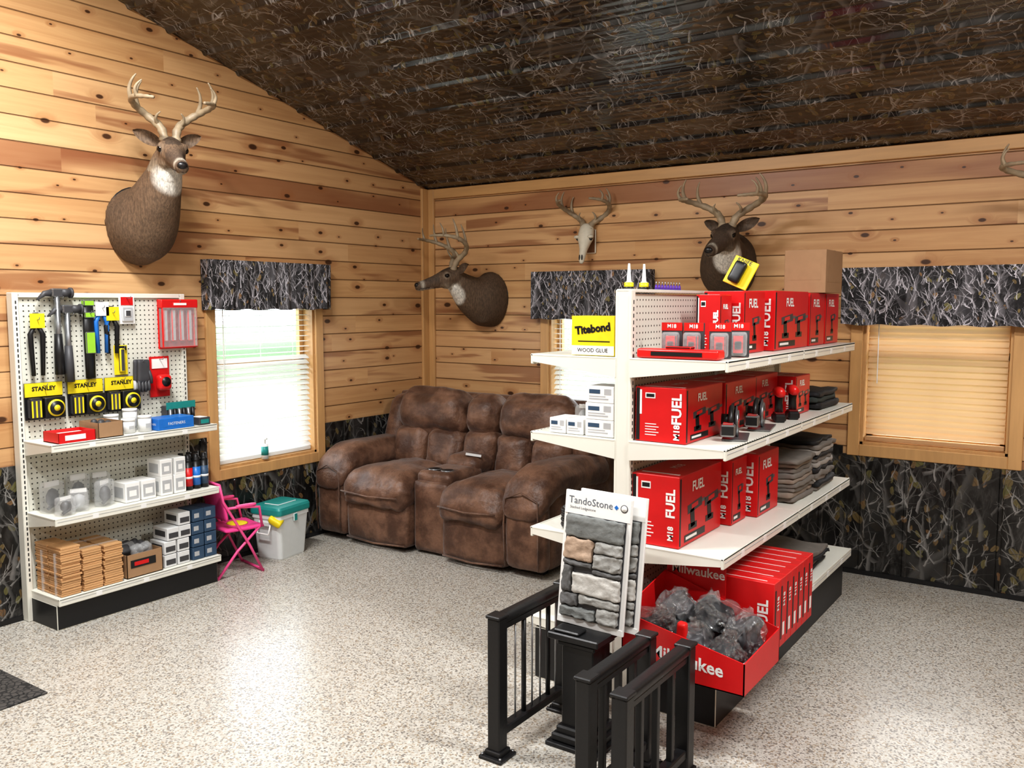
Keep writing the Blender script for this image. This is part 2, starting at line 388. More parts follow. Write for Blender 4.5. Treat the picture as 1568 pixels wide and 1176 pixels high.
# windows
def window(name,horiz,op,blind,z_split,style):
    u0,u1,z0,z1=op;b=B(name)
    def bx(ua,ub,d0,d1,za,zb,mat,bev=0):   # d: depth, + into room
        if horiz: b.bx(ua,ub,-d1,-d0,za,zb,mat,bev)
        else: b.bx(d0,d1,ua,ub,za,zb,mat,bev)
    c=.065;T=TRIM
    bx(u0-c,u0,0,.02,z0-c,z1+c,T,.003);bx(u1,u1+c,0,.02,z0-c,z1+c,T,.003)
    bx(u0,u1,0,.02,z1,z1+c,T,.003);bx(u0,u1,0,.02,z0-c,z0,T,.003)
    bx(u0,u0+.015,-.13,0,z0,z1,T);bx(u1-.015,u1,-.13,0,z0,z1,T);bx(u0,u1,-.13,0,z0,z0+.015,T);bx(u0,u1,-.13,0,z1-.015,z1,T)
    V=TRIM;a,bb=u0+.015,u1-.015;zm=(z0+z1)/2+.09
    for (q0,q1,r0,r1) in((a,a+.035,z0,z1),(bb-.035,bb,z0,z1),(a,bb,z0+.015,z0+.05),(a,bb,z1-.05,z1-.015),(a,bb,zm-.022,zm+.022)):
        bx(q0,q1,-.12,-.085,r0,r1,V,.002)
    bx(a+.03,bb-.03,-.104,-.100,z0+.04,z1-.04,GLASS)
    b.done()
    b=B("window_blind")
    z=z1-.06;bx(a+.005,bb-.005,-.065,-.02,z1-.06,z1-.018,blind)
    while z>z0+.06:
        lower=z<z_split
        ang=(.66 if lower else .06) if style!=3 else .95
        L=.042;ctr=-.042;dy=math.cos(ang)*L/2;dz=math.sin(ang)*L/2
        pts=[(-1,0),(-.5,.0022),(0,.003),(.5,.0022),(1,0)]
        row=[]
        for t,e in pts:
            d=ctr+t*dy+e*math.sin(ang);zz=z+t*dz*(-1)+e
            if horiz: row.append([(a+.008,-d,zz),(bb-.008,-d,zz)])
            else: row.append([(d,a+.008,zz),(d,bb-.008,zz)])
        b.loft(row,blind,True,False,False)
        z-=.034
    bx(a+.008,bb-.008,-.058,-.028,z0+.02,z0+.045,blind,.003)
    for t in(.15,.5,.85):
        uu=a+(bb-a)*t
        bx(uu-.001,uu+.001,-.066,-.064,z0+.03,z1-.03,blind)
    bx(a+.06,a+.064,-.018,-.014,z0+.35,z1-.03,WHT)
    b.done()
BLW=blind_mat("blind_white",(.84,.84,.82),.32);BLT=blind_mat("blind_tan",(.66,.45,.26),.30)
window("window_1",False,W1,BLW,1.20,1);window("window_2",True,W2,BLW,1.2,2);window("window_3",True,W3,BLT,9,3)
def valance(name,horiz,u0,u1,z0,z1,dep=.085):
    b=B(name);n=140;rows=[]
    for k in range(9):
        t=k/8;z=z1+(z0-z1)*t;r=[]
        def P(d,u): return (u,-d,z+.004*math.sin(u*31)*t) if horiz else (d,u,z+.004*math.sin(u*31)*t)
        for e in range(4): r.append(P(.004+(dep-.004)*e/4,u0))
        for i in range(n+1):
            u=u0+(u1-u0)*i/n
            r.append(P(dep+(.003+.006*t)*math.sin(u*42+math.sin(u*17)*1.6)+.002*math.sin(u*120),u))
        for e in range(4): r.append(P(dep-(dep-.004)*(e+1)/4,u1))
        rows.append(r)
    b.loft(rows,CAMF,True,False,False)
    if horiz: b.bx(u0+.01,u1-.01,-dep+.018,0,z1-.03,z1-.012,TRIMX)
    else: b.bx(0,dep-.018,u0+.01,u1-.01,z1-.03,z1-.012,TRIM)
    b.done()
valance("window_valance",False,-2.03,-1.09,1.51,1.80);valance("window_valance",True,1.00,1.90,1.44,1.765);valance("window_valance",True,3.08,4.03,1.43,1.745)
# outside
k=N("lawn_grass");p=k.pos();nz=k.noise(p,.5,4);m=k.bsdf(k.mix(nz.outputs[0],(.05,.11,.03),(.10,.19,.06)),.9)
b=B("ground_lawn")
b._new([(-60,-60,-.35),(60,-60,-.35),(60,60,-.35),(-60,60,-.35)],[(0,1,2,3)],m);b.done((0,0,-.35))
b=B("gravel_road");b.bx(-13,-7,-50,50,-.349,-.33,M("gravel",(.35,.33,.31),.9,0,.2,3));b.done()
LEAF=M("tree_foliage",(.04,.11,.02),.9,0,.6,3)
for i,(tx,ty,tr) in enumerate([(-22,4,3.2),(-24,9,4),(-25,15,3.6),(-22,20,3),(-24,26,4)]):
    b=B("tree");b.cyl((tx,ty,-.35),(tx,ty,2.5),.3,BLK,.2)
    for j in range(9):
        b.ell((tx+random.uniform(-1,1)*tr*.5,ty+random.uniform(-1,1)*tr*.5,2.5+random.random()*tr),(tr*.5,tr*.5,tr*.4),LEAF,seg=12)
    b.done()
# ------------------------------------------------------------------ lights
w=bpy.data.worlds.new("sky");SC.world=w;w.use_nodes=True;bg=w.node_tree.nodes["Background"];bg.inputs[0].default_value=(.86,.93,1,1);bg.inputs[1].default_value=7.0
LAMP=N("lamp_diffuser");e=LAMP.n("ShaderNodeEmission",i_Strength=8.);e.inputs[0].default_value=(1,.99,.98,1);LAMP.l(e.outputs[0],LAMP.out.inputs[0])
for (lx,ly,pw) in((1.4,-3.5,100),(4.7,-2.6,78),(3.2,-5.0,70),(1.6,-7.4,42),(5.8,-6.6,42)):
    z=cz(ly)-.11
    b=B("ceiling_strip_light");b.bx(lx-.62,lx+.62,ly-.07,ly+.07,z,z+.05,WHT,.008);b.bx(lx-.6,lx+.6,ly-.05,ly+.05,z-.02,z-.001,LAMP.m,.008,2)
    for q in(-.4,.4): b.cyl((lx+q,ly,z+.05),(lx+q,ly,cz(ly)+.01),.006,GRY)
    b.done()
    L=bpy.data.lights.new("strip_lamp","AREA");L.shape='RECTANGLE';L.size=1.2;L.size_y=.12;L.energy=pw;L.color=(.99,.985,.98)
    lo=bpy.data.objects.new("strip_lamp",L);lo.location=(lx,ly,z-.03);COL.objects.link(lo)
# ------------------------------------------------------------------ sofa
def sofa():
    b=B("reclining_loveseat")
    b.X=Matrix.Translation((.048,-1.19,0))@Matrix.Rotation(math.radians(.9),4,'Z')@Matrix.Diagonal((1.005,1.,1.03,1))
    S=SUEDE;W=1.76
    b.cushion((W/2,.60,.24),(W-.08,.56,.42),.03,S,wr=.002)
    b.cushion((W/2,.83,.48),(W-.02,.14,.84),.05,S,rot=(-.06,0,0),wr=.004)
    for (u0,u1,mir) in((0,.25,1),(W-.27,W,-1)):
        uc=(u0+u1)/2;ww=u1-u0
        b.cushion((uc,.44,.26),(ww-.02,.80,.46),.05,S,(.01,.01,0),wr=.004)
        def wp(w,h):
            t=-w.y/h.y
            if t>.45: w.z-=((t-.45)**2)*.42
            return w
        b.cushion((uc,.36,.505),(ww+.035,.84,.17),.08,S,(.0,.01,.02),n=18,wr=.010,warp=wp,wf=8)
        b.cushion((uc,.02,.26),(ww,.10,.44),.045,S,(0,.025,0),wr=.005)
        b.tube([(uc-ww/2+.025,-.045,.06),(uc-ww/2+.02,-.055,.3),(uc-ww/2+.03,-.05,.44),(uc,-.055,.485),(uc+ww/2-.03,-.05,.44),(uc+ww/2-.02,-.055,.3),(uc+ww/2-.025,-.045,.06)],.005,S,6)
    def seat(u0,u1):
        uc=(u0+u1)/2;ww=u1-u0
        b.cushion((uc,.05,.165),(ww-.006,.14,.28),.035,S,(0,.02,0),wr=.006)
        def wp(w,h):
            t=-w.y/h.y
            if t>.5: w.z-=(t-.5)**2*.16
            w.z+=.008*math.cos(w.x/h.x*math.pi)
            return w
        b.cushion((uc,.22,.37),(ww+.004,.58,.19),.075,S,(0,.012,.03),n=20,wr=.014,warp=wp,wf=9)
        b.tube([(u0+.02,-.025,.045),(uc,-.04,.035),(u1-.02,-.025,.045)],.006,S,6)
        b.tube([(u0+.03,-.085,.345),(uc,-.098,.335),(u1-.03,-.085,.345)],.005,S,6)
    seat(.245,.77);seat(1.03,1.50)
    b.cushion((.90,.13,.23),(.262,.18,.43),.025,S,(0,.008,0),wr=.003)
    b.cushion((.90,.25,.455),(.262,.36,.09),.035,S,(0,0,.004),wr=.003)
    b.cushion((.90,.47,.50),(.25,.26,.10),.045,S,(0,0,.018),wr=.005)
    b.box((.90,.155,.499),(.19,.10,.008),BLK,bev=.004)
    for q in(-.05,.05):
        b.cyl((.90+q,.155,.500),(.90+q,.155,.506),.042,GRY,seg=24);b.cyl((.90+q,.155,.504),(.90+q,.155,.5065),.035,BLK,seg=24)
    def back(u0,u1,rows):
        uc=(u0+u1)/2;ww=u1-u0
        if rows>1:
            for q in(-1,1):
                b.cushion((uc+q*ww*.245,.60,.535),(ww*.49,.21,.30),.07,S,(0,.03,0),n=14,rot=(-.20,0,0),wr=.016,wf=9)
            b.cushion((uc,.65,.775),(ww-.01,.25,.29),.105,S,(.0,.035,.02),rot=(-.20,0,0),n=18,wr=.015,wf=7)
        else:
            b.cushion((uc,.62,.56),(ww,.20,.26),.06,S,(0,.03,0),rot=(-.20,0,0),wr=.009,wf=8)
            b.cushion((uc,.66,.775),(ww,.23,.27),.09,S,(0,.03,.015),rot=(-.20,0,0),wr=.009)
    back(.19,.77,2);back(.775,1.035,1);back(1.04,1.60,2)
    for uc in(.13,W-.13):
        def wq(w,h):
            t=w.z/h.z
            if t>.2: w.y+=.05*(t-.2)
            return w
        b.cushion((uc,.70,.60),(.20,.26,.56),.09,S,(0,.01,.0),rot=(-.15,0,0),wr=.01,warp=wq)
    for u in(.1,.5,.9,1.3,W-.1):
        for d in(.12,.78): b.box((u,d,.02),(.05,.05,.04),BLK)
    b.box((.97,.40,.565),(.10,.05,.002),WHT,rot=(.1,.15,.6))
    return b.done()
sofa()
# ------------------------------------------------------------------ deer
def catmull(pts,n=6):
    pts=[Vector(p) for p in pts];out=[]
    P=[pts[0]]+pts+[pts[-1]]
    for i in range(1,len(P)-2):
        for k in range(n):
            t=k/n;a,bb,c,d=P[i-1],P[i],P[i+1],P[i+2]
            out.append(.5*((2*bb)+(c-a)*t+(2*a-5*bb+4*c-d)*t*t+(3*bb-a-3*c+d)*t**3))
    out.append(pts[-1]);return out
def antlers(b,hf,sc=1.,spread=1.,mat=None,tall=1.,th=1.):
    mat=mat or BONE
    for sd in(-1,1):
        base=[(.028,.0,.06),(.045,-.03,.10),(.10,-.075,.16),(.165,-.06,.225),(.205,.01,.285),(.20,.09,.32),(.16,.15,.335),(.125,.18,.34)]
        beam=[hf@Vector((sd*p[0]*spread*sc,p[1]*sc,.02+.06*sc+(p[2]-.06)*sc*tall)) for p in base]
        beam[0]=hf@Vector((sd*.028*sc,0,.055*sc))
        cm=catmull(beam,5);n=len(cm)
        b.tube(cm,[(.0225-.0155*(i/(n-1))**1.2)*sc*th*(1+.12*math.sin(i*2.1)) for i in range(n)],mat,9)
        b.ell(beam[0],(.028*sc,.028*sc,.018*sc),mat,seg=10)
        for idx,vec,r in((6,(.0,.035,.10),.012),(14,(-.01,.015,.19),.0135),(20,(-.02,.01,.17),.0135),(26,(-.02,.01,.11),.011)):
            p0=cm[idx];q=hf.to_3x3()@Vector((sd*vec[0]*sc,vec[1]*sc,vec[2]*sc*max(tall,.72)))
            side=hf.to_3x3()@Vector((sd*.018*sc,.0,0))
            b.tube(catmull([p0,p0+q*.4+side,p0+q*.75+side*.8,p0+q],3),[r*sc*th*(1-.085*i) for i in range(10)],mat,7)
def deer(name,X,neck,hpos,hdir,sc=1.,roll=0,spread=1.,tall=1.,tone=1.):
    """X: local->world; local y = out of wall, z up, x side. neck: [(pt,(ra,rb))]"""
    hd=Vector(hdir).normalized();up=Vector((0,0,1));sd=hd.cross(up).normalized();u2=sd.cross(hd)
    hf=Matrix(((sd.x,hd.x,u2.x,hpos[0]),(sd.y,hd.y,u2.y,hpos[1]),(sd.z,hd.z,u2.z,hpos[2]),(0,0,0,1)))
    t=B("tmp")
    pts=catmull([n[0] for n in neck],5);rad=catmull([(n[1][0],n[1][1],0) for n in neck],5)
    rings=[];S=28
    for i,p in enumerate(pts):
        T=(pts[min(i+1,len(pts)-1)]-pts[max(i-1,0)]).normalized()
        if i==0: T=Vector((0,1,0))
        s2=T.cross(up).normalized();w=s2.cross(T)
        rings.append([p+s2*math.cos(2*math.pi*j/S)*rad[i].x+w*math.sin(2*math.pi*j/S)*rad[i].y*(1.12 if math.sin(2*math.pi*j/S)<0 else 1) for j in range(S)])
    t.loft(rings,FUR)
    n0=Vector(neck[0][0]);t.ell(n0+Vector((0,.09,-neck[0][1][1]*.62)),(neck[0][1][0]*.55,.10,neck[0][1][1]*.42),FUR,seg=16)
    st=[(-.075,.01,.02,.025),(-.055,.005,.05,.058),(-.02,.0,.060,.071),(.03,0,.065,.073),(.07,-.004,.064,.067),(.11,-.012,.051,.058),(.16,-.02,.037,.047),(.21,-.027,.032,.041),(.25,-.032,.034,.038),(.28,-.034,.031,.033),(.298,-.034,.02,.02)]
    rings=[]
    for (f,dz,wa,ha) in st:
        rings.append([hf@Vector((wa*sc*math.cos(2*math.pi*j/S)*(1-.18*max(0,-math.sin(2*math.pi*j/S))),f*sc,dz*sc+ha*sc*math.sin(2*math.pi*j/S))) for j in range(S)])
    t.loft(rings,FUR)
    for q in(-1,1):
        c=hf@Vector((q*.05*sc,.065*sc,.032*sc));t.ell(c,(.026*sc,.026*sc,.022*sc),FUR,seg=12)
        c=hf@Vector((q*.03*sc,.06*sc,-.045*sc));t.ell(c,(.033*sc,.05*sc,.04*sc),FUR,seg=12)
    bmesh.ops.recalc_face_normals(t.bm,faces=t.bm.faces[:])
    me=bpy.data.meshes.new("tmp");t.bm.to_mesh(me);ob=bpy.data.objects.new("tmp",me);COL.objects.link(ob)
    md=ob.modifiers.new("r","REMESH");md.mode='VOXEL';md.voxel_size=.0085;md.use_smooth_shade=True
    ms=ob.modifiers.new("s","SMOOTH");ms.factor=.5;ms.iterations=7
    dg=bpy.context.evaluated_depsgraph_get();m2=bpy.data.meshes.new_from_object(ob.evaluated_get(dg))
    bpy.data.objects.remove(ob)
    b=B(name);b.mi(FUR);b.bm.from_mesh(m2)
    for f in b.bm.faces: f.smooth=True;f.material_index=0
    inv0=hf.inverted()
    for v in b.bm.verts:
        l=inv0@v.co
        if l.length>.16: v.co+=noise.noise_vector(v.co*8)*.005
    for q in(-1,1):
        e0=Vector((q*.048,-.025,.030));d=Vector((q*.86,-.30,.34)).normalized();fr=Vector((0,1,0));wd=d.cross(fr).normalized();fr=wd.cross(d)
        rows=[]
        for i in range(9):
            tt=i/8;L=.135*tt;w=.031*math.sin(math.pi*min(1,(tt*.86+.14)))**.7*(1 if tt<1 else 0)+.002
            r=[]
            for j in range(7):
                a=(j/6-.5)*2;r.append(hf@((e0+d*L+wd*a*w+fr*(-.022+.022*a*a)*(1-tt*.5))*sc))
            rows.append(r)
        b.loft(rows,FUR,True,False,False)
    for q in(-1,1):
        b.ell(hf@Vector((q*.059*sc,.066*sc,.016*sc)),(.0185*sc,.0185*sc,.0175*sc),EYE,seg=12)
        b.ell(hf@Vector((q*.013*sc,.297*sc,-.026*sc)),(.006*sc,.006*sc,.006*sc),EYE,seg=8)
    b.tube([hf@Vector((q*.033*sc*k2,yy*sc,-.052*sc)) for q,yy,k2 in((-1,.20,1.06),(-1,.25,1.0),(-.5,.285,1),(0,.296,1),(.5,.285,1),(1,.25,1.0),(1,.20,1.06))],.0022*sc,NOSE,6)
    hr=hf.to_euler()
    b.ell(hf@Vector((0,.288*sc,-.024*sc)),(.026*sc,.016*sc,.02*sc),NOSE,rot=hr,seg=14)
    antlers(b,hf,sc,spread,None,tall)
    b.ell((neck[0][0][0],.004,neck[0][0][2]),(neck[0][1][0]*.98,.01,neck[0][1][1]*.98),BLK,seg=28)
    lay=b.bm.verts.layers.float_color.new("Col");inv=hf.inverted()
    n1=Vector(neck[-1][0])
    for v in b.bm.verts:
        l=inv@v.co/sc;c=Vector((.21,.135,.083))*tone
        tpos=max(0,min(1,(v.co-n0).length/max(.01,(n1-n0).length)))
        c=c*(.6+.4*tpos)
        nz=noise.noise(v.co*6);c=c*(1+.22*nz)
        def blend(c,col,w): w=max(0,min(1,w));return c*(1-w)+Vector(col)*w
        if l.y>-.09 and l.z>-.11:
            if l.z<-.03 and -.03<l.y<.12: c=blend(c,(.33,.28,.21),(-.03-l.z)*14)
            if l.y>.12: c=blend(c,(.09,.06,.042),1-abs(l.z+.0)*18)
            if .228<l.y<.268: c=blend(c,(.48,.44,.37),1-abs(l.y-.248)/.020+.1)
            if l.y>.17 and l.z<-.058: c=blend(c,(.46,.42,.36),.9)
            e=min((l-Vector((q*.059,.066,.016))).length for q in(-1,1));c=blend(c,(.30,.24,.18),(.032-e)*60)
            if l.z>.045 and abs(l.x)<.04 and l.y<.1: c=blend(c,(.05,.033,.022),.75)
            if abs(l.x)>.085 and l.z>.03 and l.y>-.06: c=blend(c,(.26,.21,.17),.35)
        thr=(l-Vector((0,.02,-.135))).length;c=blend(c,(.80,.78,.73),(.098-thr)*40)
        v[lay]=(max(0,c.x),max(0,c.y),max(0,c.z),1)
    bmesh.ops.transform(b.bm,matrix=X,verts=b.bm.verts[:])
    return b.done()
XB=lambda x,z:Matrix.Translation((x,0,z))@Matrix(((-1,0,0,0),(0,-1,0,0),(0,0,1,0),(0,0,0,1)))      # back wall: out=-Y
XL=lambda y,z:Matrix.Translation((0,y,z))@Matrix(((0,1,0,0),(-1,0,0,0),(0,0,1,0),(0,0,0,1)))        # left wall: out=+X, side x-> -Y
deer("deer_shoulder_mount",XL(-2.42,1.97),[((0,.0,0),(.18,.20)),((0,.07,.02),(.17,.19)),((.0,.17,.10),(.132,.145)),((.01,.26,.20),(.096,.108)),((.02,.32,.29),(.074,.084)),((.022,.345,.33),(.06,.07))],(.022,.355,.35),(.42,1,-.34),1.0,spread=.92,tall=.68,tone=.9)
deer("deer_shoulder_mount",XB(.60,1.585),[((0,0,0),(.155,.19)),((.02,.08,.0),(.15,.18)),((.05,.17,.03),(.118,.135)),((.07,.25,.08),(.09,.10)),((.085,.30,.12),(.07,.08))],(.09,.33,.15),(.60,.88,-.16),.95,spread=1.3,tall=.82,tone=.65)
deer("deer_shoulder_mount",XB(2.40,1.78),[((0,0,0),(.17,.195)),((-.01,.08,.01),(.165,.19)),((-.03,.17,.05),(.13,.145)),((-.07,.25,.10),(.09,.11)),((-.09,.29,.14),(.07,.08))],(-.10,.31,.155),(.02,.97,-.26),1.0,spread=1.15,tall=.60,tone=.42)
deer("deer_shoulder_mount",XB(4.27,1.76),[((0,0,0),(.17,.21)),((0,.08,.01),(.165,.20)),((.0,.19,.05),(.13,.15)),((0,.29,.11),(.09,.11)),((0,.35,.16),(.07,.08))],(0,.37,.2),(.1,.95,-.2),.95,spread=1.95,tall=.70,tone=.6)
# european skull mount
b=B("deer_skull_mount")
hd=Vector((0,.30,-.95)).normalized();sdv=Vector((1,0,0));u2=sdv.cross(hd)
hf=Matrix(((1,hd.x,u2.x,0),(0,hd.y,u2.y,.05),(0,hd.z,u2.z,.10),(0,0,0,1)))
rings=[]
for f,wa,ha in((-.04,.03,.03),(-.02,.048,.042),(.02,.055,.045),(.06,.056,.042),(.09,.042,.036),(.13,.028,.028),(.18,.022,.022),(.215,.018,.016),(.23,.010,.008)):
    rings.append([hf@Vector((wa*math.cos(2*math.pi*j/18),f,ha*math.sin(2*math.pi*j/18))) for j in range(18)])
b.loft(rings,SKUL)
for q in(-1,1):
    b.ell(hf@Vector((q*.046,.055,.012)),(.018,.016,.02),CRSH,seg=12);b.ell(hf@Vector((q*.052,.052,.022)),(.022,.022,.012),SKUL,seg=10)
    b.ell(hf@Vector((q*.009,.195,.018)),(.006,.006,.02),CRSH,seg=8)
antlers(b,Matrix.Translation((0,.06,.055)),.86,1.0,None,.68,1.1)
b.box((0,.008,.03),(.10,.016,.16),wood("plaque_walnut",(.16,.07,.03),2),bev=.006)
bmesh.ops.transform(b.bm,matrix=XB(1.42,1.93),verts=b.bm.verts[:]);b.done()
# ------------------------------------------------------------------ pegboard unit on left wall
b=B("pegboard_shelf_unit");Y0,Y1=-3.12,-2.19
b.bx(.035,.055,Y0+.03,Y1-.03,.10,1.585,PEG)
for y in(Y0,Y1-.03): b.bx(.02,.075,y,y+.03,0,1.60,CREAM,.003)
for y in(Y0+.015,Y1-.015):
    z=.2
    while z<1.57: b.bx(.0745,.076,y-.003,y+.003,z,z+.015,CRSH);z+=.0254
b.bx(.03,.07,Y0+.03,Y1-.03,1.575,1.60,CREAM,.003)
def shelf(b,xa,xb,y0,y1,z,drop=.035):
    b.bx(min(xa,xb),max(xa,xb),y0,y1,z-.006,z,CREAM,.001)
    sg=1 if xb>xa else -1
    b.bx(min(xb-sg*.012,xb),max(xb-sg*.012,xb),y0,y1,z-drop,z+.002,CREAM,.003)
    b.bx(min(xb-sg*.001,xb+sg*.001),max(xb-sg*.001,xb+sg*.001),y0+.01,y1-.01,z-drop*.45,z-drop*.38,LGR)
    for i in range(3):
        yy=y0+(y1-y0)*(.2+.28*i);b.bx(xb-.0015,xb+.0015,yy,yy+.03,z-drop*.85,z-drop*.2,WHT) if sg>0 else None
    for y in(y0+.004,y1-.004):
        vs=[];d=.003
        for yy in(y-d,y+d): vs+=[(xa,yy,z-.006),(xb-sg*.01,yy,z-.006),(xb-sg*.01,yy,z-.03),(xa,yy,z-.075)]
        b._new(vs,[(0,1,2,3),(7,6,5,4),(0,4,5,1),(1,5,6,2),(2,6,7,3),(3,7,4,0)],CREAM)
shelf(b,.06,.33,Y0+.02,Y1-.0,.89);shelf(b,.06,.33,Y0+.02,Y1,.54)
shelf(b,.06,.33,Y0+.02,Y1,.155)
b.bx(.02,.305,Y0+.02,Y1-.01,0,.12,BLK,.003)
b.done()
# hanging tools
PXB=.056
def hook(b,y,z,l=.06): b.tube([(PXB,y,z),(PXB+l,y,z),(PXB+l+.008,y,z+.012)],.002,GRY,6)
def hammer(y,z,mat,L=.33,head=GRY):
    b=B("claw_hammer");hook(b,y-.02,z-.03);hook(b,y+.02,z-.03)
    x=PXB+.04
    b.tube([(x,y,z),(x,y,z-L*.5),(x,y,z-L)],[(.014,.016),(.014,.016),(.017,.016)],head,10)
    b.tube([(x,y,z-L*.5),(x,y,z-L*.75),(x,y,z-L)],[(.018,.019),(.022,.022),(.024,.021)],mat,10)
    b.cyl((x,y+.02,z),(x,y+.065,z),.020,DGR);b.cyl((x,y+.065,z),(x,y+.075,z),.026,DGR)
    b.box((x,y,z),(.034,.055,.042),DGR,bev=.006)
    b.tube([(x,y-.02,z),(x,y-.06,z-.005),(x,y-.095,z-.035)],[(.013,.018),(.013,.014),(.010,.003)],DGR,8)
    b.done()
hammer(-2.92,1.60,BLK,.40);hammer(-2.872,1.52,DGR,.36)
def pliers(name,y,z,m,L=.24):
    b=B(name);x=PXB+.03;hook(b,y,z-.03)
    b.box((x,y,z-.02),(.012,.035,.05),DGR,bev=.006);b.cyl((x-.01,y,z-.055),(x+.01,y,z-.055),.016,DGR)
    b.tube([(x,y-.003,z-.05),(x,y-.03,z-.10),(x,y-.022,z-L)],[(.010,.010),(.013,.013),(.010,.010)],m,8)
    b.tube([(x,y+.003,z-.05),(x,y+.03,z-.10),(x,y+.022,z-L)],[(.010,.010),(.013,.013),(.010,.010)],m,8)
    b.bx(x+.013,x+.015,y-.035,y+.035,z-.07,z+.0,YEL if m is BLK else WHT)
    b.done()
pliers("tin_snips",-3.02,1.50,BLK,.30)
b=B("pry_bar");PY_=-2.758;hook(b,PY_,1.5);x=PXB+.03
b.tube([(x,PY_,1.55),(x,PY_,1.40),(x,PY_,1.17)],[(.028,.012),(.030,.013),(.026,.012)],BLK,10)
b.box((x+.012,PY_,1.49),(.012,.055,.03),YGR,bev=.004);b.box((x+.012,PY_,1.35),(.012,.05,.11),YGR,bev=.004);b.box((x,PY_,1.55),(.03,.055,.03),YGR,bev=.004);b.done()
pliers("aviation_snips",-2.69,1.555,BLU,.26)
pliers("aviation_snips",-2.635,1.53,BLK,.24)
def card(name,y0,y1,z0,z1,back,items,off=0.):
    b=B(name);X0=PXB+off;b.bx(X0+.012,X0+.015,y0,y1,z0,z1,back,.001);hook(b,(y0+y1)/2,z1-.015,.05+off)
    for (ya,yb,za,zb,m,d) in items:
        b.bx(X0+.015,X0+.015+d,y0+(y1-y0)*ya,y0+(y1-y0)*yb,z0+(z1-z0)*za,z0+(z1-z0)*zb,m,min(.006,d*.3),2)
    return b
b=card("carded_blade_pack",-2.588,-2.50,1.44,1.59,WHT,[(.1,.9,.65,.95,RED,.003),(.15,.85,.1,.6,LGR,.01),(.3,.7,.25,.5,DGR,.014)],.01);b.done()
b=card("chisel_set_pack",-2.37,-2.14,1.30,1.57,RED2,[(.02,.98,.02,.98,CLR,.035),(.1,.22,.15,.8,LGR,.02),(.32,.44,.15,.8,LGR,.02),(.54,.66,.15,.8,LGR,.02),(.76,.88,.15,.8,LGR,.02),(.0,1,.82,1,RED,.036),(.3,.7,.86,.95,WHT,.0375)],.016);b.done()
b=card("utility_knife_pack",-2.62,-2.545,1.175,1.33,YEL,[(.3,.7,.1,.9,DGR,.02),(.1,.9,.8,1,BLK,.012)]);b.done()
b=B("work_gloves")
for q in range(2):
    y=-2.49+q*.012;x=PXB+.03+q*.02
    b.cushion((x,y,1.19),(.02,.07,.12),.01,DGR,wr=.004,n=6)
    for i in range(4): b.tube([(x,y-.028+i*.018,1.14),(x+.004,y-.029+i*.019,1.10),(x,y-.029+i*.019,1.075+.006*abs(i-1.5))],[.009,.009,.008],DGR if q else LGR,8)
    b.tube([(x,y+.03,1.19),(x,y+.043,1.15),(x,y+.045,1.12)],[.010,.010,.008],DGR if q else LGR,8)
hook(b,-2.485,1.24);b.done()
b=card("tape_measure_pack",-2.42,-2.30,1.04,1.26,RED,[(.1,.9,.7,.95,WHT,.004)])
b.cushion((PXB+.05,-2.36,1.12),(.05,.08,.085),.02,RED2,wr=0,n=8);b.cyl((PXB+.07,-2.36,1.125),(PXB+.078,-2.36,1.125),.026,BLK);b.done()
for y0 in(-3.085,-2.875,-2.68):
    b=card("tape_measure_set_pack",y0,y0+.185,.985,1.165,BLK,[(.0,1,.62,1,YEL,.004),(.05,.38,.05,.6,DGR,.035),(.42,.97,.02,.6,BLK,.04)])
    cy=y0+.13;b.cyl((PXB+.055,cy,1.04),(PXB+.062,cy,1.04),.042,YEL,seg=24);b.cyl((PXB+.06,cy,1.04),(PXB+.066,cy,1.04),.034,BLK,seg=24);b.cyl((PXB+.064,cy,1.04),(PXB+.068,cy,1.04),.015,YEL)
    for i in range(3): b.bx(PXB+.05,PXB+.053,y0+.015+i*.02,y0+.022+i*.02,1.0,1.08,YEL)
    b.text("STANLEY",.028,(PXB+.0205,y0+.092,1.135),(0,1,0),(0,0,1),BLK,bold=.001);b.done()
# items on the unit shelves
def carton(name,x0,x1,y0,y1,z0,z1,mat,label=None,lm=BLK,tape=None,tsz=1.):
    b=B(name);g=.0008
    b.bx(x0,x1,y0,y1,z0,z1,mat,.002);w,h=y1-y0,z1-z0
    b.bx(x1,x1+g,y0+w*.1,y0+w*.9,z0+h*.25,z0+h*.75,lm);b.bx(x0+(x1-x0)*.12,x1-(x1-x0)*.12,y0-g,y0,z0+h*.3,z0+h*.7,lm)
    b.bx(x0,x1,(y0+y1)/2-.012,(y0+y1)/2+.012,z1,z1+g,tape or mat)
    if label:
        b.text(label,min(h*.34,w*.8/len(label)*1.6),(x1+2*g,(y0+y1)/2,(z0+z1)/2),(0,1,0),(0,0,1),WHT if lm is not WHT else BLK)
        b.text(label,min(h*.3,(x1-x0)*.7/len(label)*1.6)*tsz,((x0+x1)/2,y0-2*g,(z0+z1)/2),(1,0,0),(0,0,1),WHT if lm is not WHT else BLK)
    return b.done()
Z=.892
def openbox(name,x0,x1,y0,y1,z0,z1,mat,fill=None,rz=0):
    b=B(name);t=.003
    b.bx(x0,x1,y0,y1,z0,z0+t,mat)
    for a in((x0,x0+t,y0,y1),(x1-t,x1,y0,y1),(x0,x1,y0,y0+t),(x0,x1,y1-t,y1)): b.bx(*a,z0,z1,mat)
    if fill: fill(b)
    return b
b=openbox("red_sanding_disc_box",.18,.32,-3.06,-2.88,Z,Z+.05,RED);b.bx(.19,.31,-3.05,-2.89,Z+.01,Z+.035,WHT);b.bx(.3205,.3215,-3.03,-2.93,Z+.012,Z+.036,WHT);b.done()
b=openbox("cardboard_parts_box",.14,.31,-2.86,-2.73,Z,Z+.075,CARD)
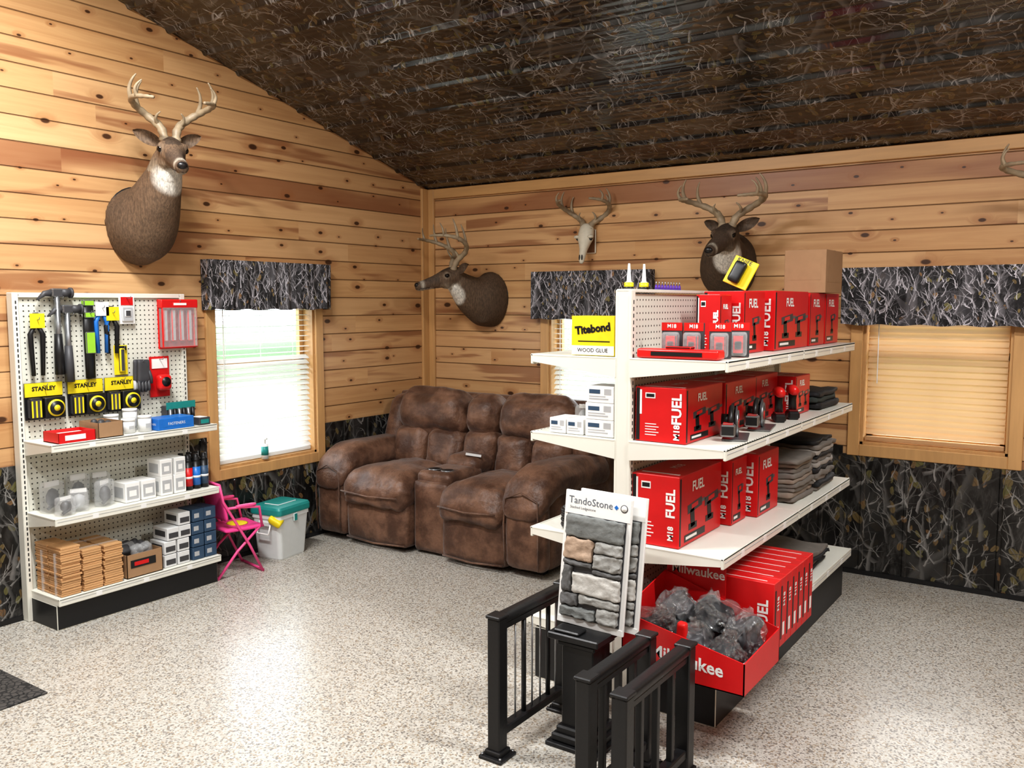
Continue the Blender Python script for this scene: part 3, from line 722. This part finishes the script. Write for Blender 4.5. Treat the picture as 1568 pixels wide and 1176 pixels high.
for i in range(5): b.ell((.17+.03*i,-2.80+.02*(i%2),Z+.06),(.018,.02,.02),DGR,seg=8)
b.done()
for (x,y,r,h) in((.12,-2.68,.035,.075),(.24,-2.66,.032,.06),(.16,-2.60,.035,.10),(.26,-2.58,.032,.07)):
    b=B("plastic_jar");b.cyl((x,y,Z),(x,y,Z+h),r,WCARD,seg=24);b.cyl((x,y,Z+h),(x,y,Z+h+.012),r*1.05,WHT,seg=24);b.bx(x+r*.9,x+r*1.0,y-r*.4,y+r*.4,Z+.02,Z+h*.6,LGR);b.done()
b=B("screwdriver_display_rack");b.bx(.10,.15,-2.38,-2.20,Z,Z+.10,DGR,.004)
for i in range(6): b.cyl((.165,-2.365+.028*i,Z),(.165,-2.365+.028*i,Z+.085),.010,(GRY,BLK)[i%2])
b.bx(.15,.153,-2.38,-2.20,Z+.08,Z+.12,TEAL);b.done()
carton("blue_fastener_box",.20,.32,-2.54,-2.33,Z,Z+.06,BLU,"FASTENERS",BLU)
b=B("small_green_box");b.bx(.22,.31,-2.29,-2.22,Z,Z+.04,DGR,.002);b.bx(.3101,.311,-2.28,-2.23,Z+.008,Z+.03,TEAL);b.bx(.23,.30,-2.28,-2.23,Z+.04,Z+.041,WHT);b.done()
Z=.542
def clam(name,x,y,w,h,z,rz,inner,n=1):
    b=B(name);b.X=Matrix.Translation((x,y,z))@Matrix.Rotation(rz,4,'Z')
    b.cushion((0,0,h*.5),(.07,w,h),.016,CLR,n=6,wr=.006);b.ell((0,0,h*.45),(.026,w*.34,h*.32),inner,seg=10);b.tube([(0,-w*.3,h*.1),(.02,0,h*.3),(0,w*.25,h*.65)],.008,inner,8);b.bx(-.002,.0,-w*.4,w*.4,h*.82,h*1.0,WHT);b.done()
for i,(x,y,w,h,rz) in enumerate([(.16,-3.02,.10,.15,.2),(.25,-2.94,.09,.11,-.4),(.14,-2.88,.10,.16,.1),(.24,-2.80,.09,.13,.5),(.13,-2.76,.09,.15,-.1),(.28,-3.02,.08,.09,.3)]): clam("clamshell_hardware_pack",x,y,w,h,Z,rz,(DGR,LGR,BLK)[i%3])
for (y0,y1,z0,h,n) in((-2.72,-2.64,Z,.10,2),(-2.63,-2.55,Z,.10,2),(-2.52,-2.45,Z,.10,1),(-2.44,-2.37,Z,.10,1),(-2.52,-2.45,Z+.10,.09,1),(-2.435,-2.37,Z+.10,.09,1)):
    b=B("white_light_fixture_box");b.bx(.17,.29,y0,y1,z0,z0+h,WHT,.002);b.bx(.2901,.291,y0+.008,y1-.008,z0+h*.15,z0+h*.8,LGR);b.bx(.2911,.2915,y0+.02,y1-.02,z0+h*.3,z0+h*.6,WHT)
    b.bx(.19,.27,y0-.001,y0,z0+h*.2,z0+h*.75,LGR);b.done()
for i,(y,m) in enumerate([(-2.335,RED),(-2.285,BLU),(-2.235,DBL),(-2.33,DBL),(-2.28,BLK),(-2.235,BLK)]):
    x=.26 if i<3 else .19
    b=B("spray_can");b.cyl((x,y,Z),(x,y,Z+.15),.023,BLK,seg=24);b.cyl((x,y,Z+.02),(x,y,Z+.12),.0234,m,seg=24);b.tube([(x,y,Z+.15),(x,y,Z+.162),(x,y,Z+.165),(x,y,Z+.19)],[.023,.016,.015,.014],BLK,20);b.cyl((x,y,Z+.06),(x,y,Z+.072),.0236,WHT,seg=24);b.done()
Z=.157
b=B("shim_bundle_stack")
for iy in range(3):
    for iz in range(6 if iy else 7):
        for k in range(3):
            y=-3.08+iy*.108+.002*k;z=Z+iz*.034+k*.0108
            for ix in range(2):
                b.box((.135+.12*ix+random.uniform(-.003,.003),y+.052+random.uniform(-.003,.003),z+.0052),(.112,.096,.0095),SHIM,rot=(0,0,random.uniform(-.02,.02)),bev=.001)
for iy in range(3):
    for q in(.14,.26): b.bx(q,q+.010,-3.082+iy*.108,-2.976+iy*.108,Z,Z+.206,CLR)
b.done()
b=openbox("cardboard_hardware_box",.13,.31,-2.74,-2.54,Z,Z+.12,CARD)
b.bx(.3105,.312,-2.72,-2.58,Z+.05,Z+.09,BLK);b.bx(.3121,.3125,-2.70,-2.62,Z+.06,Z+.08,RED)
for i in range(9): b.cushion((.16+.035*(i%4),-2.71+.05*(i//3),Z+.125),(.05,.06,.06),.015,(DGR,CLR)[i%2],n=4,rot=(random.random(),random.random(),0))
b.done()
for (y0,z0) in((-2.52,Z),(-2.44,Z),(-2.52,Z+.07),(-2.44,Z+.07),(-2.50,Z+.14),(-2.44+.012,Z+.14),(-2.43,Z+.21)):
    b=B("electrical_box_carton");b.bx(.17,.30,y0,y0+.070,z0,z0+.066,WCARD,.002);b.bx(.30,.301,y0+.008,y0+.064,z0+.012,z0+.04,DGR);b.bx(.19,.28,y0-.001,y0,z0+.02,z0+.05,DGR);b.done()
for (y0,z0) in((-2.35,Z),(-2.27,Z),(-2.35,Z+.07),(-2.27,Z+.07),(-2.35,Z+.14),(-2.27,Z+.14),(-2.27,Z+.21),(-2.345,Z+.21)):
    b=B("hinge_carton");b.bx(.17,.30,y0,y0+.073,z0,z0+.066,DBL,.002);b.bx(.30,.301,y0+.01,y0+.04,z0+.02,z0+.045,LGR);b.done()
# ------------------------------------------------------------------ cooler and chair
b=B("drink_cooler");b.X=Matrix.Translation((.175,-1.635,0))@Matrix.Rotation(math.radians(8),4,'Z')@Matrix.Diagonal((.80,.68,.83,1))
def rr(hx,hy,z,r=.035,n=5):
    out=[]
    for cx,cy,a0 in((1,1,0),(-1,1,90),(-1,-1,180),(1,-1,270)):
        for i in range(n+1):
            a=math.radians(a0+90*i/n);out.append((cx*(hx-r)+r*math.cos(a),cy*(hy-r)+r*math.sin(a),z))
    return out
b.loft([rr(.115,.165,0),rr(.118,.17,.01),rr(.135,.20,.30),rr(.142,.207,.305),rr(.142,.207,.335)],COOL,False)
b.loft([rr(.148,.213,.335),rr(.150,.215,.345),rr(.150,.215,.375),rr(.142,.207,.392),rr(.10,.16,.396)],TEAL,False)
b.bx(-.07,.07,-.12,.12,.394,.402,TEAL,.004)
for q in(-1,1):
    b.box((0,q*.208,.27),(.12,.02,.04),COOL,bev=.006)
    b.tube([(-.06,q*.215,.27),(-.055,q*.235,.20),(.055,q*.235,.20),(.06,q*.215,.27)],.007,WHT,8)
b.box((.145,0,.30),(.012,.05,.06),TEAL,bev=.004)
b.cushion((.10,-.19,.30),(.11,.09,.05),.02,YEL,rot=(.3,.5,.3),n=6,wr=.01);b.done()
b=B("child_folding_chair");b.X=Matrix.Translation((.20,-2.025,0))@Matrix.Rotation(math.radians(-12),4,'Z')
r=.008
for x in(-.13,.13):
    b.tube([(x,.13,.0),(x,.05,.17),(x,-.10,.44),(x,-.12,.54)],r,PINK,8)
    b.tube([(x*.9,-.14,.0),(x*.9,-.02,.14),(x*.9,.13,.27)],r,PINK,8)
    b.tube([(x,-.08,.40),(x*1.08,.0,.40),(x*1.08,.11,.385),(x,.13,.27)],r,PINK,8)
    b.cushion((x*1.06,.03,.405),(.028,.12,.018),.008,PINK,n=4,wr=0)
b.tube([(-.13,.13,.008),(.13,.13,.008)],r,PINK,8);b.tube([(-.117,-.14,.008),(.117,-.14,.008)],r,PINK,8);b.tube([(-.13,-.12,.54),(.13,-.12,.54)],r,PINK,8)
b.cushion((0,.03,.265),(.25,.24,.018),.008,PINKF,n=8,wr=.004)
b.cushion((0,-.095,.43),(.25,.018,.22),.008,PINKF,n=8,rot=(.18,0,0),wr=.004)
b.ell((-.02,-.080,.45),(.045,.006,.05),YEL,rot=(.18,0,0),seg=12);b.ell((.05,-.082,.42),(.035,.006,.045),RED2,rot=(.18,0,0),seg=12);b.ell((-.07,-.082,.41),(.03,.006,.035),LGR,rot=(.18,0,0),seg=12);b.ell((0,.04,.276),(.07,.06,.003),YEL,seg=12)
b.done()
b=B("sanitizer_bottle");y=-1.60;b.cyl((.0,y,.576),(.0,y,.67),.022,WHT);b.cyl((.0,y,.60),(.0,y,.655),.0225,TEAL);b.tube([(.0,y,.67),(.0,y,.70),(.02,y,.705)],.007,WHT,8);b.done()
k=N("mat_rubber");p=k.pos();v=k.vor(p,40,'DISTANCE_TO_EDGE');m=k.bsdf(k.mix(k.sm(v.outputs["Distance"],.05,.15),(.02,.02,.02),(.075,.07,.065)),.8,0,v.outputs["Distance"],.5,.01)
b=B("door_mat");b.bx(.03,.935,-4.7,-3.475,0,.008,m,.003);b.bx(.08,.875,-4.64,-3.535,.008,.011,m,.002);b.done()
# ------------------------------------------------------------------ gondola
GX,GY0,GY1=2.835,-2.235,-.45
b=B("gondola_shelving")
b.bx(GX-.012,GX+.012,GY0+.02,GY1,.15,1.585,PEG)
for y in(GY0,(GY0+GY1)/2,GY1-.03):
    b.bx(GX-.035,GX+.035,y,y+.03,.0,1.60,CREAM,.003)
for q in(-1,1):
    z=.2
    while z<1.57: b.bx(GX+q*.0345,GX+q*.036,GY0+.012,GY0+.018,z,z+.015,CRSH);z+=.0254
for q in(-.028,.028):
    b.bx(GX+q-.004,GX+q+.004,GY0-.001,GY0,.2,1.58,CREAM)
b.bx(GX-.03,GX+.03,GY0,GY1,1.59,1.603,CREAM,.002)
ym=(GY0+GY1)/2
for z in(1.345,1.03,.635):
    for (ya,yb) in((GY0-.005,ym),(ym+.004,GY1)):
        shelf(b,GX+.03,3.25,ya,yb,z,.04);shelf(b,GX-.03,2.42,ya,yb,z,.04)
for (ya,yb) in((GY0-.005,ym),(ym+.004,GY1)):
    shelf(b,GX+.03,3.27,ya,yb,.26,.04);shelf(b,GX-.03,2.40,ya,yb,.26,.04)
b.bx(2.44,3.23,GY0,GY1,0,.215,BLK,.003)
b.done()
def toolbox(x0,x1,y0,y1,z0,z1,lab="FUEL",name="power_tool_box"):
    b=B(name);b.bx(x0,x1,y0,y1,z0,z1,RED,.0025);g=.0008;w,d,h=x1-x0,y1-y0,z1-z0
    b.bx(x0+w*.02,x0+w*.09,y0-g,y0,z0+h*.02,z0+h*.98,BLK);b.bx(x0+w*.09,x0+w*.13,y0-g,y0,z0+h*.5,z0+h*.95,WHT)
    b.text("M18",min(w*.16,h*.16),(x1-w*.17,y0-2*g,z0+h*.20),(0,0,1),(-1,0,0),WHT,bold=.0012)
    b.text("FUEL",min(w*.26,h*.26),(x1-w*.17,y0-2*g,z0+h*.62),(0,0,1),(-1,0,0),WHT,bold=.0016)
    for i in range(5): b.bx(x0+w*.2,x0+w*(.42+.05*(i%2)),y0-g,y0,z0+h*(.12+.05*i),z0+h*(.135+.05*i),WHT)
    b.bx(x0+w*.2,x0+w*.4,y0-g,y0,z0+h*.8,z0+h*.9,WHT);b.bx(x0+w*.22,x0+w*.38,y0-g*1.5,y0,z0+h*.82,z0+h*.88,BLK)
    b.text(lab,min(d*.20,h*.20),(x1+2*g,y0+d*.42,z0+h*.80),(0,1,0),(0,0,1),WHT,bold=.0014)
    b.bx(x1,x1+g,y0+d*.01,y0+d*.04,z0+h*.03,z0+h*.97,BLK)
    b.bx(x1,x1+g,y0+d*.12,y0+d*.6,z0+h*.05,z0+h*.15,BLK);b.bx(x1,x1+1.5*g,y0+d*.15,y0+d*.4,z0+h*.08,z0+h*.12,WHT)
    nt=2 if d>h*1.1 else 1
    for q in range(nt):
        cy,cz_=y0+d*((.35,.75)[q] if nt==2 else .55),z0+h*.44;s=min(d*.42,h*.9)
        b.box((x1+g*.6,cy,cz_+h*.08),(g,s*.8,h*.13),DGR,rot=(.1,0,0),bev=.0003);b.box((x1+g*.6,cy-s*.12,cz_-h*.08),(g,s*.22,h*.26),BLK,rot=(.15,0,0));b.box((x1+g*.6,cy-s*.1,cz_-h*.20),(g,s*.45,h*.09),BLK)
        b.box((x1+g*1.1,cy,cz_+h*.09),(g,s*.35,h*.06),RED2,rot=(.1,0,0));b.box((x1+g*.6,cy+s*.48,cz_+h*.11),(g,s*.2,h*.05),GRY,rot=(.1,0,0))
    b.bx(x0+w*.1,x1-w*.1,y0+d*.1,y0+d*.13,z1,z1+g,WHT);b.text("M18",w*.26,((x0+x1)/2,y0+d*.5,z1+2*g),(0,1,0),(-1,0,0),WHT)
    b.done()
T=1.347
for (x0,x1,y0,y1,h) in((3.0,3.10,-1.94,-1.82,.235),(2.97,3.14,-1.79,-1.54,.25),(2.95,3.17,-1.50,-1.02,.255),(2.95,3.17,-.99,-.74,.25),(2.95,3.17,-.72,-.48,.25)):
    toolbox(x0,x1,y0,y1,T,T+h)
for (x,y,rz) in((2.985,-2.12,.1),(3.075,-2.12,-.1),(3.17,-2.11,.2),(3.19,-1.98,.3)):
    b=B("drill_bit_pack");b.X=Matrix.Translation((x,y,T))@Matrix.Rotation(rz,4,'Z')
    b.bx(-.04,.04,-.012,.0,0,.13,DGR,.002);b.cushion((0,-.025,.05),(.066,.03,.09),.01,CLR,n=6,wr=.002);b.bx(-.04,.04,-.0135,-.0122,.10,.13,RED2);b.text("M18",.02,(0,-.0142,.116),(1,0,0),(0,0,1),WHT,bold=.0006)
    b.bx(-.022,.022,-.03,-.013,.012,.085,RED2,.004);b.bx(-.012,.012,-.034,-.013,.03,.06,BLK,.003)
    b.done()
b=B("red_spirit_level_case");b.bx(2.89,3.21,-2.235,-2.165,T,T+.035,RED2,.008,2);b.bx(2.95,3.15,-2.2365,-2.235,T+.01,T+.025,BLK);b.bx(3.0,3.1,-2.22,-2.18,T+.035,T+.045,BLK,.003);b.done()
carton("cardboard_carton",3.0,3.20,-.85,-.55,T+.25+.002,T+.46,CARD,None,CARD,tape=M("packing_tape",(.5,.36,.2),.3))
b=B("yellow_knife_clamshell");b.X=Matrix.Translation((3.05,-1.68,T+.275))@Matrix.Rotation(-.25,4,'X')@Matrix.Rotation(.4,4,'Y')
b.bx(-.05,.06,-.004,.004,.0,.12,YEL,.002);b.cushion((.0,-.02,.055),(.05,.03,.09),.01,BLK,n=6,wr=.003);b.text("KNIFE",.026,(0,-.006,.108),(1,0,0),(0,0,1),BLK);b.done()
for (x,y) in((GX-.012,-2.17),(GX+.012,-2.09)):
    b=B("construction_adhesive_tube");b.tube([(x,y,1.603),(x,y,1.628)],.018,YEL,18);b.cyl((x,y,1.603),(x,y,1.612),.0185,BLK);b.tube([(x,y,1.628),(x,y,1.633),(x,y,1.70)],[.016,.009,.004],WHT,14);b.done()
b=B("driver_bit_row")
PUR=M("purple_plastic",(.10,.03,.35),.4)
for i in range(9):
    y=-1.98+.028*i;b.cyl((GX+.012,y,1.603),(GX+.012,y,1.622),.007,PUR,.004,10);b.cyl((GX+.012,y,1.622),(GX+.012,y,1.636),.003,GRY,.002,8)
b.done()
# shelf 2
T=1.032
toolbox(2.88,3.085,-2.215,-1.86,T,T+.205,"FUEL");toolbox(2.90,3.09,-1.84,-1.48,T,T+.20);toolbox(2.90,3.08,-1.46,-1.16,T,T+.2);toolbox(2.98,3.16,-1.14,-.92,T,T+.18)
def saw(x,y,z,rz):
    b=B("cordless_circular_saw");b.X=Matrix.Translation((x,y,z))@Matrix.Rotation(rz,4,'Z')@Matrix.Diagonal((.8,.85,.9,1))
    b.bx(-.06,.06,-.12,.12,0,.006,GRY,.002);b.cyl((.0,0,.06),(.012,0,.06),.058,GRY,seg=28);b.cyl((-.035,0,.07),(.012,0,.07),.035,DGR,seg=20);b.cyl((-.07,0,.07),(-.035,0,.07),.03,BLK,seg=20)
    b.tube(catmull([(-.02,.03,.07),(-.02,.0,.12),(-.02,-.06,.13),(-.02,-.11,.09),(-.02,-.09,.04)],4),.013,BLK,10);b.cyl((.012,0,.06),(.014,0,.06),.02,RED2)
    b.tube([(0,.058,.06),(0,.04,.10),(0,0,.122),(0,-.04,.10),(0,-.058,.06)],[(.016,.006)]*5,DGR,8);b.box((-.03,-.12,.045),(.07,.06,.05),BLK,bev=.006);b.box((-.03,-.12,.072),(.05,.04,.008),RED2,bev=.002);b.done()
saw(3.17,-1.93,T,.3);saw(3.165,-1.62,T,.2)
for (x,y) in((3.16,-1.38),(3.18,-1.25)):
    b=B("cordless_drill");b.X=Matrix.Translation((x,y,T))@Matrix.Rotation(.5,4,'Z')@Matrix.Diagonal((.85,.85,.85,1))
    b.box((0,0,.02),(.06,.10,.04),BLK,bev=.008);b.box((0,0,.043),(.05,.07,.008),RED2,bev=.003);b.tube([(0,0,.04),(0,.01,.10),(0,.0,.14)],[(.018,.022),(.016,.02),(.02,.024)],BLK,10)
    b.tube([(0,-.05,.15),(0,.0,.152),(0,.05,.15),(0,.07,.15)],[.022,.028,.027,.018],RED2,14);b.tube([(0,.07,.15),(0,.11,.15),(0,.12,.15)],[.018,.014,.006],DGR,12);b.done()
def folded(name,x0,x1,y0,y1,z0,n,mats,t=.022):
    b=B(name)
    for i in range(n):
        b.cushion(((x0+x1)/2+random.uniform(-.012,.012),(y0+y1)/2+random.uniform(-.012,.012),z0+t*(i+.5)),(x1-x0,y1-y0,t*1.12),t*.45,mats[i%len(mats)],n=8,wr=.011,wf=14)
    b.done()
folded("folded_jackets",2.93,3.2,-.88,-.52,T+.002,3,[CLOTHD,M("dark_green_cloth",(.04,.05,.045),.9)],.028)
# shelf 3
T=.637
toolbox(2.87,3.065,-2.215,-1.80,T,T+.27,"FUEL");toolbox(2.9,3.10,-1.77,-1.60,T,T+.27);toolbox(2.9,3.14,-1.57,-1.30,T,T+.27)
folded("folded_work_shirts",2.95,3.20,-1.24,-.93,T+.002,9,[CLOTH,M("tan_cloth",(.27,.22,.18),.95),CLOTH]);folded("folded_work_shirts",2.95,3.20,-.90,-.58,T+.002,11,[CLOTH,CLOTHD,M("light_cloth",(.34,.31,.28),.95)])
# base deck
T=.262
b=B("red_tool_bin");x0,x1,y0,y1=2.97,3.42,-2.48,-2.12
def quad(pts,off,mat):
    vs=[Vector(p) for p in pts];vs+=[v+Vector(off) for v in vs]
    b._new(vs,[(0,1,2,3),(7,6,5,4),(0,4,5,1),(1,5,6,2),(2,6,7,3),(3,7,4,0)],mat)
b.bx(x0,x1,y0,y1,T,T+.004,RED)
quad([(x0,y0,T),(x1,y0,T),(x1,y0,T+.11),(x0,y0,T+.20)],(0,.004,0),RED)
quad([(x1,y0,T),(x1,y1,T),(x1,y1,T+.12),(x1,y0,T+.11)],(-.004,0,0),RED)
quad([(x0,y0,T),(x0,y1,T),(x0,y1,T+.26),(x0,y0,T+.20)],(.004,0,0),RED)
quad([(x0,y1,T),(x1,y1,T),(x1,y1,T+.12),(x0,y1,T+.26)],(0,-.004,0),RED)
b.bx(x0+.002,x0+.24,y1+.01,y1+.014,T,T+.30,RED)
b.text("Milwaukee",.062,((x0+x1)/2+.02,y0-.0015,T+.075),(1,0,-.06),(0,0,1),WHT,bold=.0015)
b.text("Milwaukee",.05,(x0+.13,y1+.0085,T+.27),(1,0,0),(0,0,1),WHT,bold=.001)
b.done()
b=B("bagged_work_gear")
for i,(x,y,z,s,m) in enumerate([(3.06,-2.38,.40,.072,CLOTHD),(3.18,-2.36,.37,.075,CLOTHD),(3.31,-2.36,.35,.07,CLOTHD),(3.08,-2.24,.43,.075,CLOTHD),(3.2,-2.22,.43,.075,CLOTHD),(3.33,-2.24,.40,.068,CLOTHD)]):
    rt=(random.uniform(-.6,.6),random.uniform(-.6,.6),random.random())
    b.cushion((x,y,z-.035),(s*1.65,s*1.55,s*1.9),s*.45,DGR if i%2 else CLOTHD,n=14,wr=.024,wf=16,rot=rt)
    b.cushion((x,y,z-.032),(s*1.78,s*1.68,s*2.05),s*.3,CLRD,n=22,wr=.030,wf=19,rot=rt)
    b.cushion((x+.012,y-.005,z+.055),(s*.6,s*.3,s*.6),s*.1,CLRD,n=10,wr=.018,wf=26)
b.cushion((3.17,-2.405,.405),(.035,.03,.07),.01,RED2,n=8,wr=.012);b.done()
i=0
y=-2.08
while y<-1.62:
    b=B("slim_battery_carton");b.bx(3.02,3.385,y,y+.068,T,T+.265,RED,.0025);b.bx(3.385,3.3856,y+.01,y+.024,T+.03,T+.235,BLK);b.text("M18",.03,(3.3865,y+.045,T+.18),(0,0,1),(0,-1,0),WHT,bold=.001);b.bx(3.385,3.3856,y+.034,y+.055,T+.04,T+.09,WHT)
    if i==0:
        b.text("FUEL",.055,(3.345,y-.001,T+.14),(0,0,1),(-1,0,0),WHT,bold=.0015);b.bx(3.05,3.25,y-.001,y,T+.03,T+.09,BLK);b.bx(3.10,3.16,y-.001,y,T+.12,T+.24,WHT)
    b.bx(3.05,3.35,y+.02,y+.024,T+.265,T+.2658,WHT);b.done();y+=.0705;i+=1
folded("folded_trousers",2.95,3.22,-1.5,-1.15,T+.002,5,[CLOTHD,DGR]);folded("folded_trousers",2.95,3.22,-1.1,-.75,T+.002,4,[CLOTHD,CLOTH])
# left side goods
b=B("yellow_glue_carton");b.bx(2.60,2.79,-2.22,-2.10,1.347,1.50,YEL,.002);b.bx(2.602,2.788,-2.2212,-2.22,1.349,1.385,WHT);b.text("Titebond",.042,(2.695,-2.2215,1.45),(1,0,.12),(-.12,0,1),BLK,bold=.002);b.text("WOOD GLUE",.022,(2.695,-2.2225,1.367),(1,0,0),(0,0,1),BLK);b.bx(2.63,2.77,-2.2211,-2.22,1.40,1.404,BLK);b.done()
T=1.032
for (x0,x1,z0,h) in((2.50,2.575,T,.06),(2.58,2.655,T,.06),(2.665,2.79,T,.065),(2.665,2.79,T+.066,.065),(2.67,2.79,T+.132,.065)):
    b=B("small_white_carton");b.bx(x0,x1,-2.22,-2.10,z0,z0+h,WHT,.002);w_=x1-x0;b.bx(x0+w_*.1,x0+w_*.5,-2.2208,-2.22,z0+h*.55,z0+h*.8,DBL);b.bx(x0+w_*.1,x0+w_*.8,-2.2208,-2.22,z0+h*.2,z0+h*.28,LGR);b.bx(x0+w_*.1,x0+w_*.7,-2.2208,-2.22,z0+h*.36,z0+h*.42,LGR);b.bx(x0+w_*.65,x0+w_*.9,-2.2208,-2.22,z0+h*.5,z0+h*.85,LGR);b.done()
for i in range(4): clam("clamshell_hardware_pack",2.52+.06*i,-1.98,.06,.09,T,1.4,LGR)
T=.637
b=B("coiled_black_hose")
for i in range(4): b.tube([(2.60+.07*math.cos(a*math.pi/12),-2.14+.07*math.sin(a*math.pi/12),T+.014+.02*i) for a in range(25)],.011,BLK,8)
b.done()
# ------------------------------------------------------------------ railing samples, newel, stone sample
def railing(name,x,y0,y1,h,round_bal=True,pw=.05):
    b=B(name);K=BLKM
    for y in(y0,y1):
        b.box((x,y,h/2),(pw,pw,h),K,bev=.004);b.box((x,y,.006),(pw*1.9,pw*1.9,.012),K,bev=.003);b.box((x,y,.02),(pw*1.3,pw*1.3,.02),K,bev=.003)
        for q in(-1,1):
            for w_ in(-1,1): b.cyl((x+q*pw*.75,y+w_*pw*.75,.012),(x+q*pw*.75,y+w_*pw*.75,.018),.005,GRY,seg=8)
        b.box((x,y,h+.006),(pw*1.18,pw*1.18,.012),K,bev=.003)
    b.cushion((x,(y0+y1)/2,h-.008),(.048,abs(y1-y0)+.05,.035),.014,K,n=8,wr=0)
    b.box((x,(y0+y1)/2,h-.035),(.034,abs(y1-y0),.022),K,bev=.003);b.box((x,(y0+y1)/2,.085),(.038,abs(y1-y0),.03),K,bev=.004)
    n=7 if round_bal else 3
    for i in range(n):
        y=y0+(y1-y0)*(i+1)/(n+1)
        if round_bal: b.cyl((x,y,.09),(x,y,h-.04),.0035 if i%3!=2 else .009,K if i%3==2 else GRY,seg=8)
        else: b.box((x,y,h/2+.02),(.02,.02,h-.13),K,bev=.002)
    b.done()
railing("railing_sample",2.69,-2.85,-2.42,.49,True);railing("railing_sample",3.135,-3.02,-2.62,.45,False);railing("railing_sample",3.265,-3.04,-2.60,.44,False)
NX,NY=2.885,-2.585
b=B("newel_post_sample");K=BLKM
b.box((NX,NY,.008),(.21,.21,.016),K,bev=.003);b.box((NX,NY,.03),(.18,.18,.03),K,bev=.006);b.box((NX,NY,.055),(.155,.155,.03),K,bev=.006);b.box((NX,NY,.21),(.125,.125,.40),K,bev=.004)
b.box((NX,NY,.37),(.15,.15,.02),K,bev=.005);b.box((NX,NY,.40),(.20,.20,.025),K,bev=.004);b.box((NX-.03,NY-.06,.418),(.10,.06,.012),K,bev=.004)
b.done()
def stone(name,ox,oy,mats,title=True):
    b=B(name);b.X=Matrix.Translation((ox,oy,.414))@Matrix.Rotation(math.radians(-5),4,'X')@Matrix.Rotation(math.radians(1.5),4,'Y')
    w,h=.265,.475
    b.box((w/2,0,h/2),(w,.012,h),WHT,bev=.002)
    b.box((w/2,-.007,h-.042),(w-.006,.003,.078),WHT)
    b.box((w/2,-.007,.012),(w-.006,.003,.02),WHT)
    if title:
        b.text("TandoStone",.036,(.105,-.0095,h-.033),(1,0,0),(0,0,1),M("title_grey",(.10,.12,.15),.5));b.text("Stacked Ledgestone",.013,(.075,-.0095,h-.058),(1,0,0),(0,0,1),DGR)
        b.cyl((w-.028,-.0085,h-.035),(w-.028,-.0095,h-.035),.014,DGR);b.cyl((w-.028,-.0093,h-.035),(w-.028,-.0100,h-.035),.011,WHT)
        b.box((w-.058,-.0095,h-.035),(.012,.001,.012),BLU,rot=(0,.785,0))
    st=[(.018,.247,.315,.393,0),(.018,.135,.235,.313,1),(.138,.247,.272,.313,2),(.138,.247,.215,.27,2),(.018,.135,.212,.233,3),(.138,.247,.195,.213,3),(.06,.247,.118,.193,4),(.018,.058,.118,.210,3),(.09,.247,.086,.116,2),(.018,.088,.07,.116,3),(.018,.16,.03,.068,0),(.163,.247,.03,.084,2)]
    b.box((w/2,-.0075,.21),(.234,.003,.368),DGR)
    for (a,c,z0,z1,mi_) in st:
        b.cushion(((a+c)/2,-.016,(z0+z1)/2),(c-a-.002,.022,z1-z0-.002),.007,mats[mi_],n=14,wr=.0055,wf=42)
    b.done()
def stn(n,c): return M(n,c,.85,0,.35,45,.9)
SM=[stn("stone_slate",(.18,.19,.185)),stn("stone_tan",(.42,.31,.23)),stn("stone_grey",(.31,.31,.295)),stn("stone_dark",(.12,.12,.12)),stn("stone_light",(.50,.49,.46))]
stone("stone_veneer_sample_board",2.76,-2.575,SM);stone("stone_veneer_sample_board",2.795,-2.53,SM,False)
# ------------------------------------------------------------------ view
SC.view_settings.view_transform='Standard';SC.view_settings.exposure=0.0
for lk in ('Medium High Contrast','None'):
    try:
        SC.view_settings.look=lk;break
    except Exception: pass
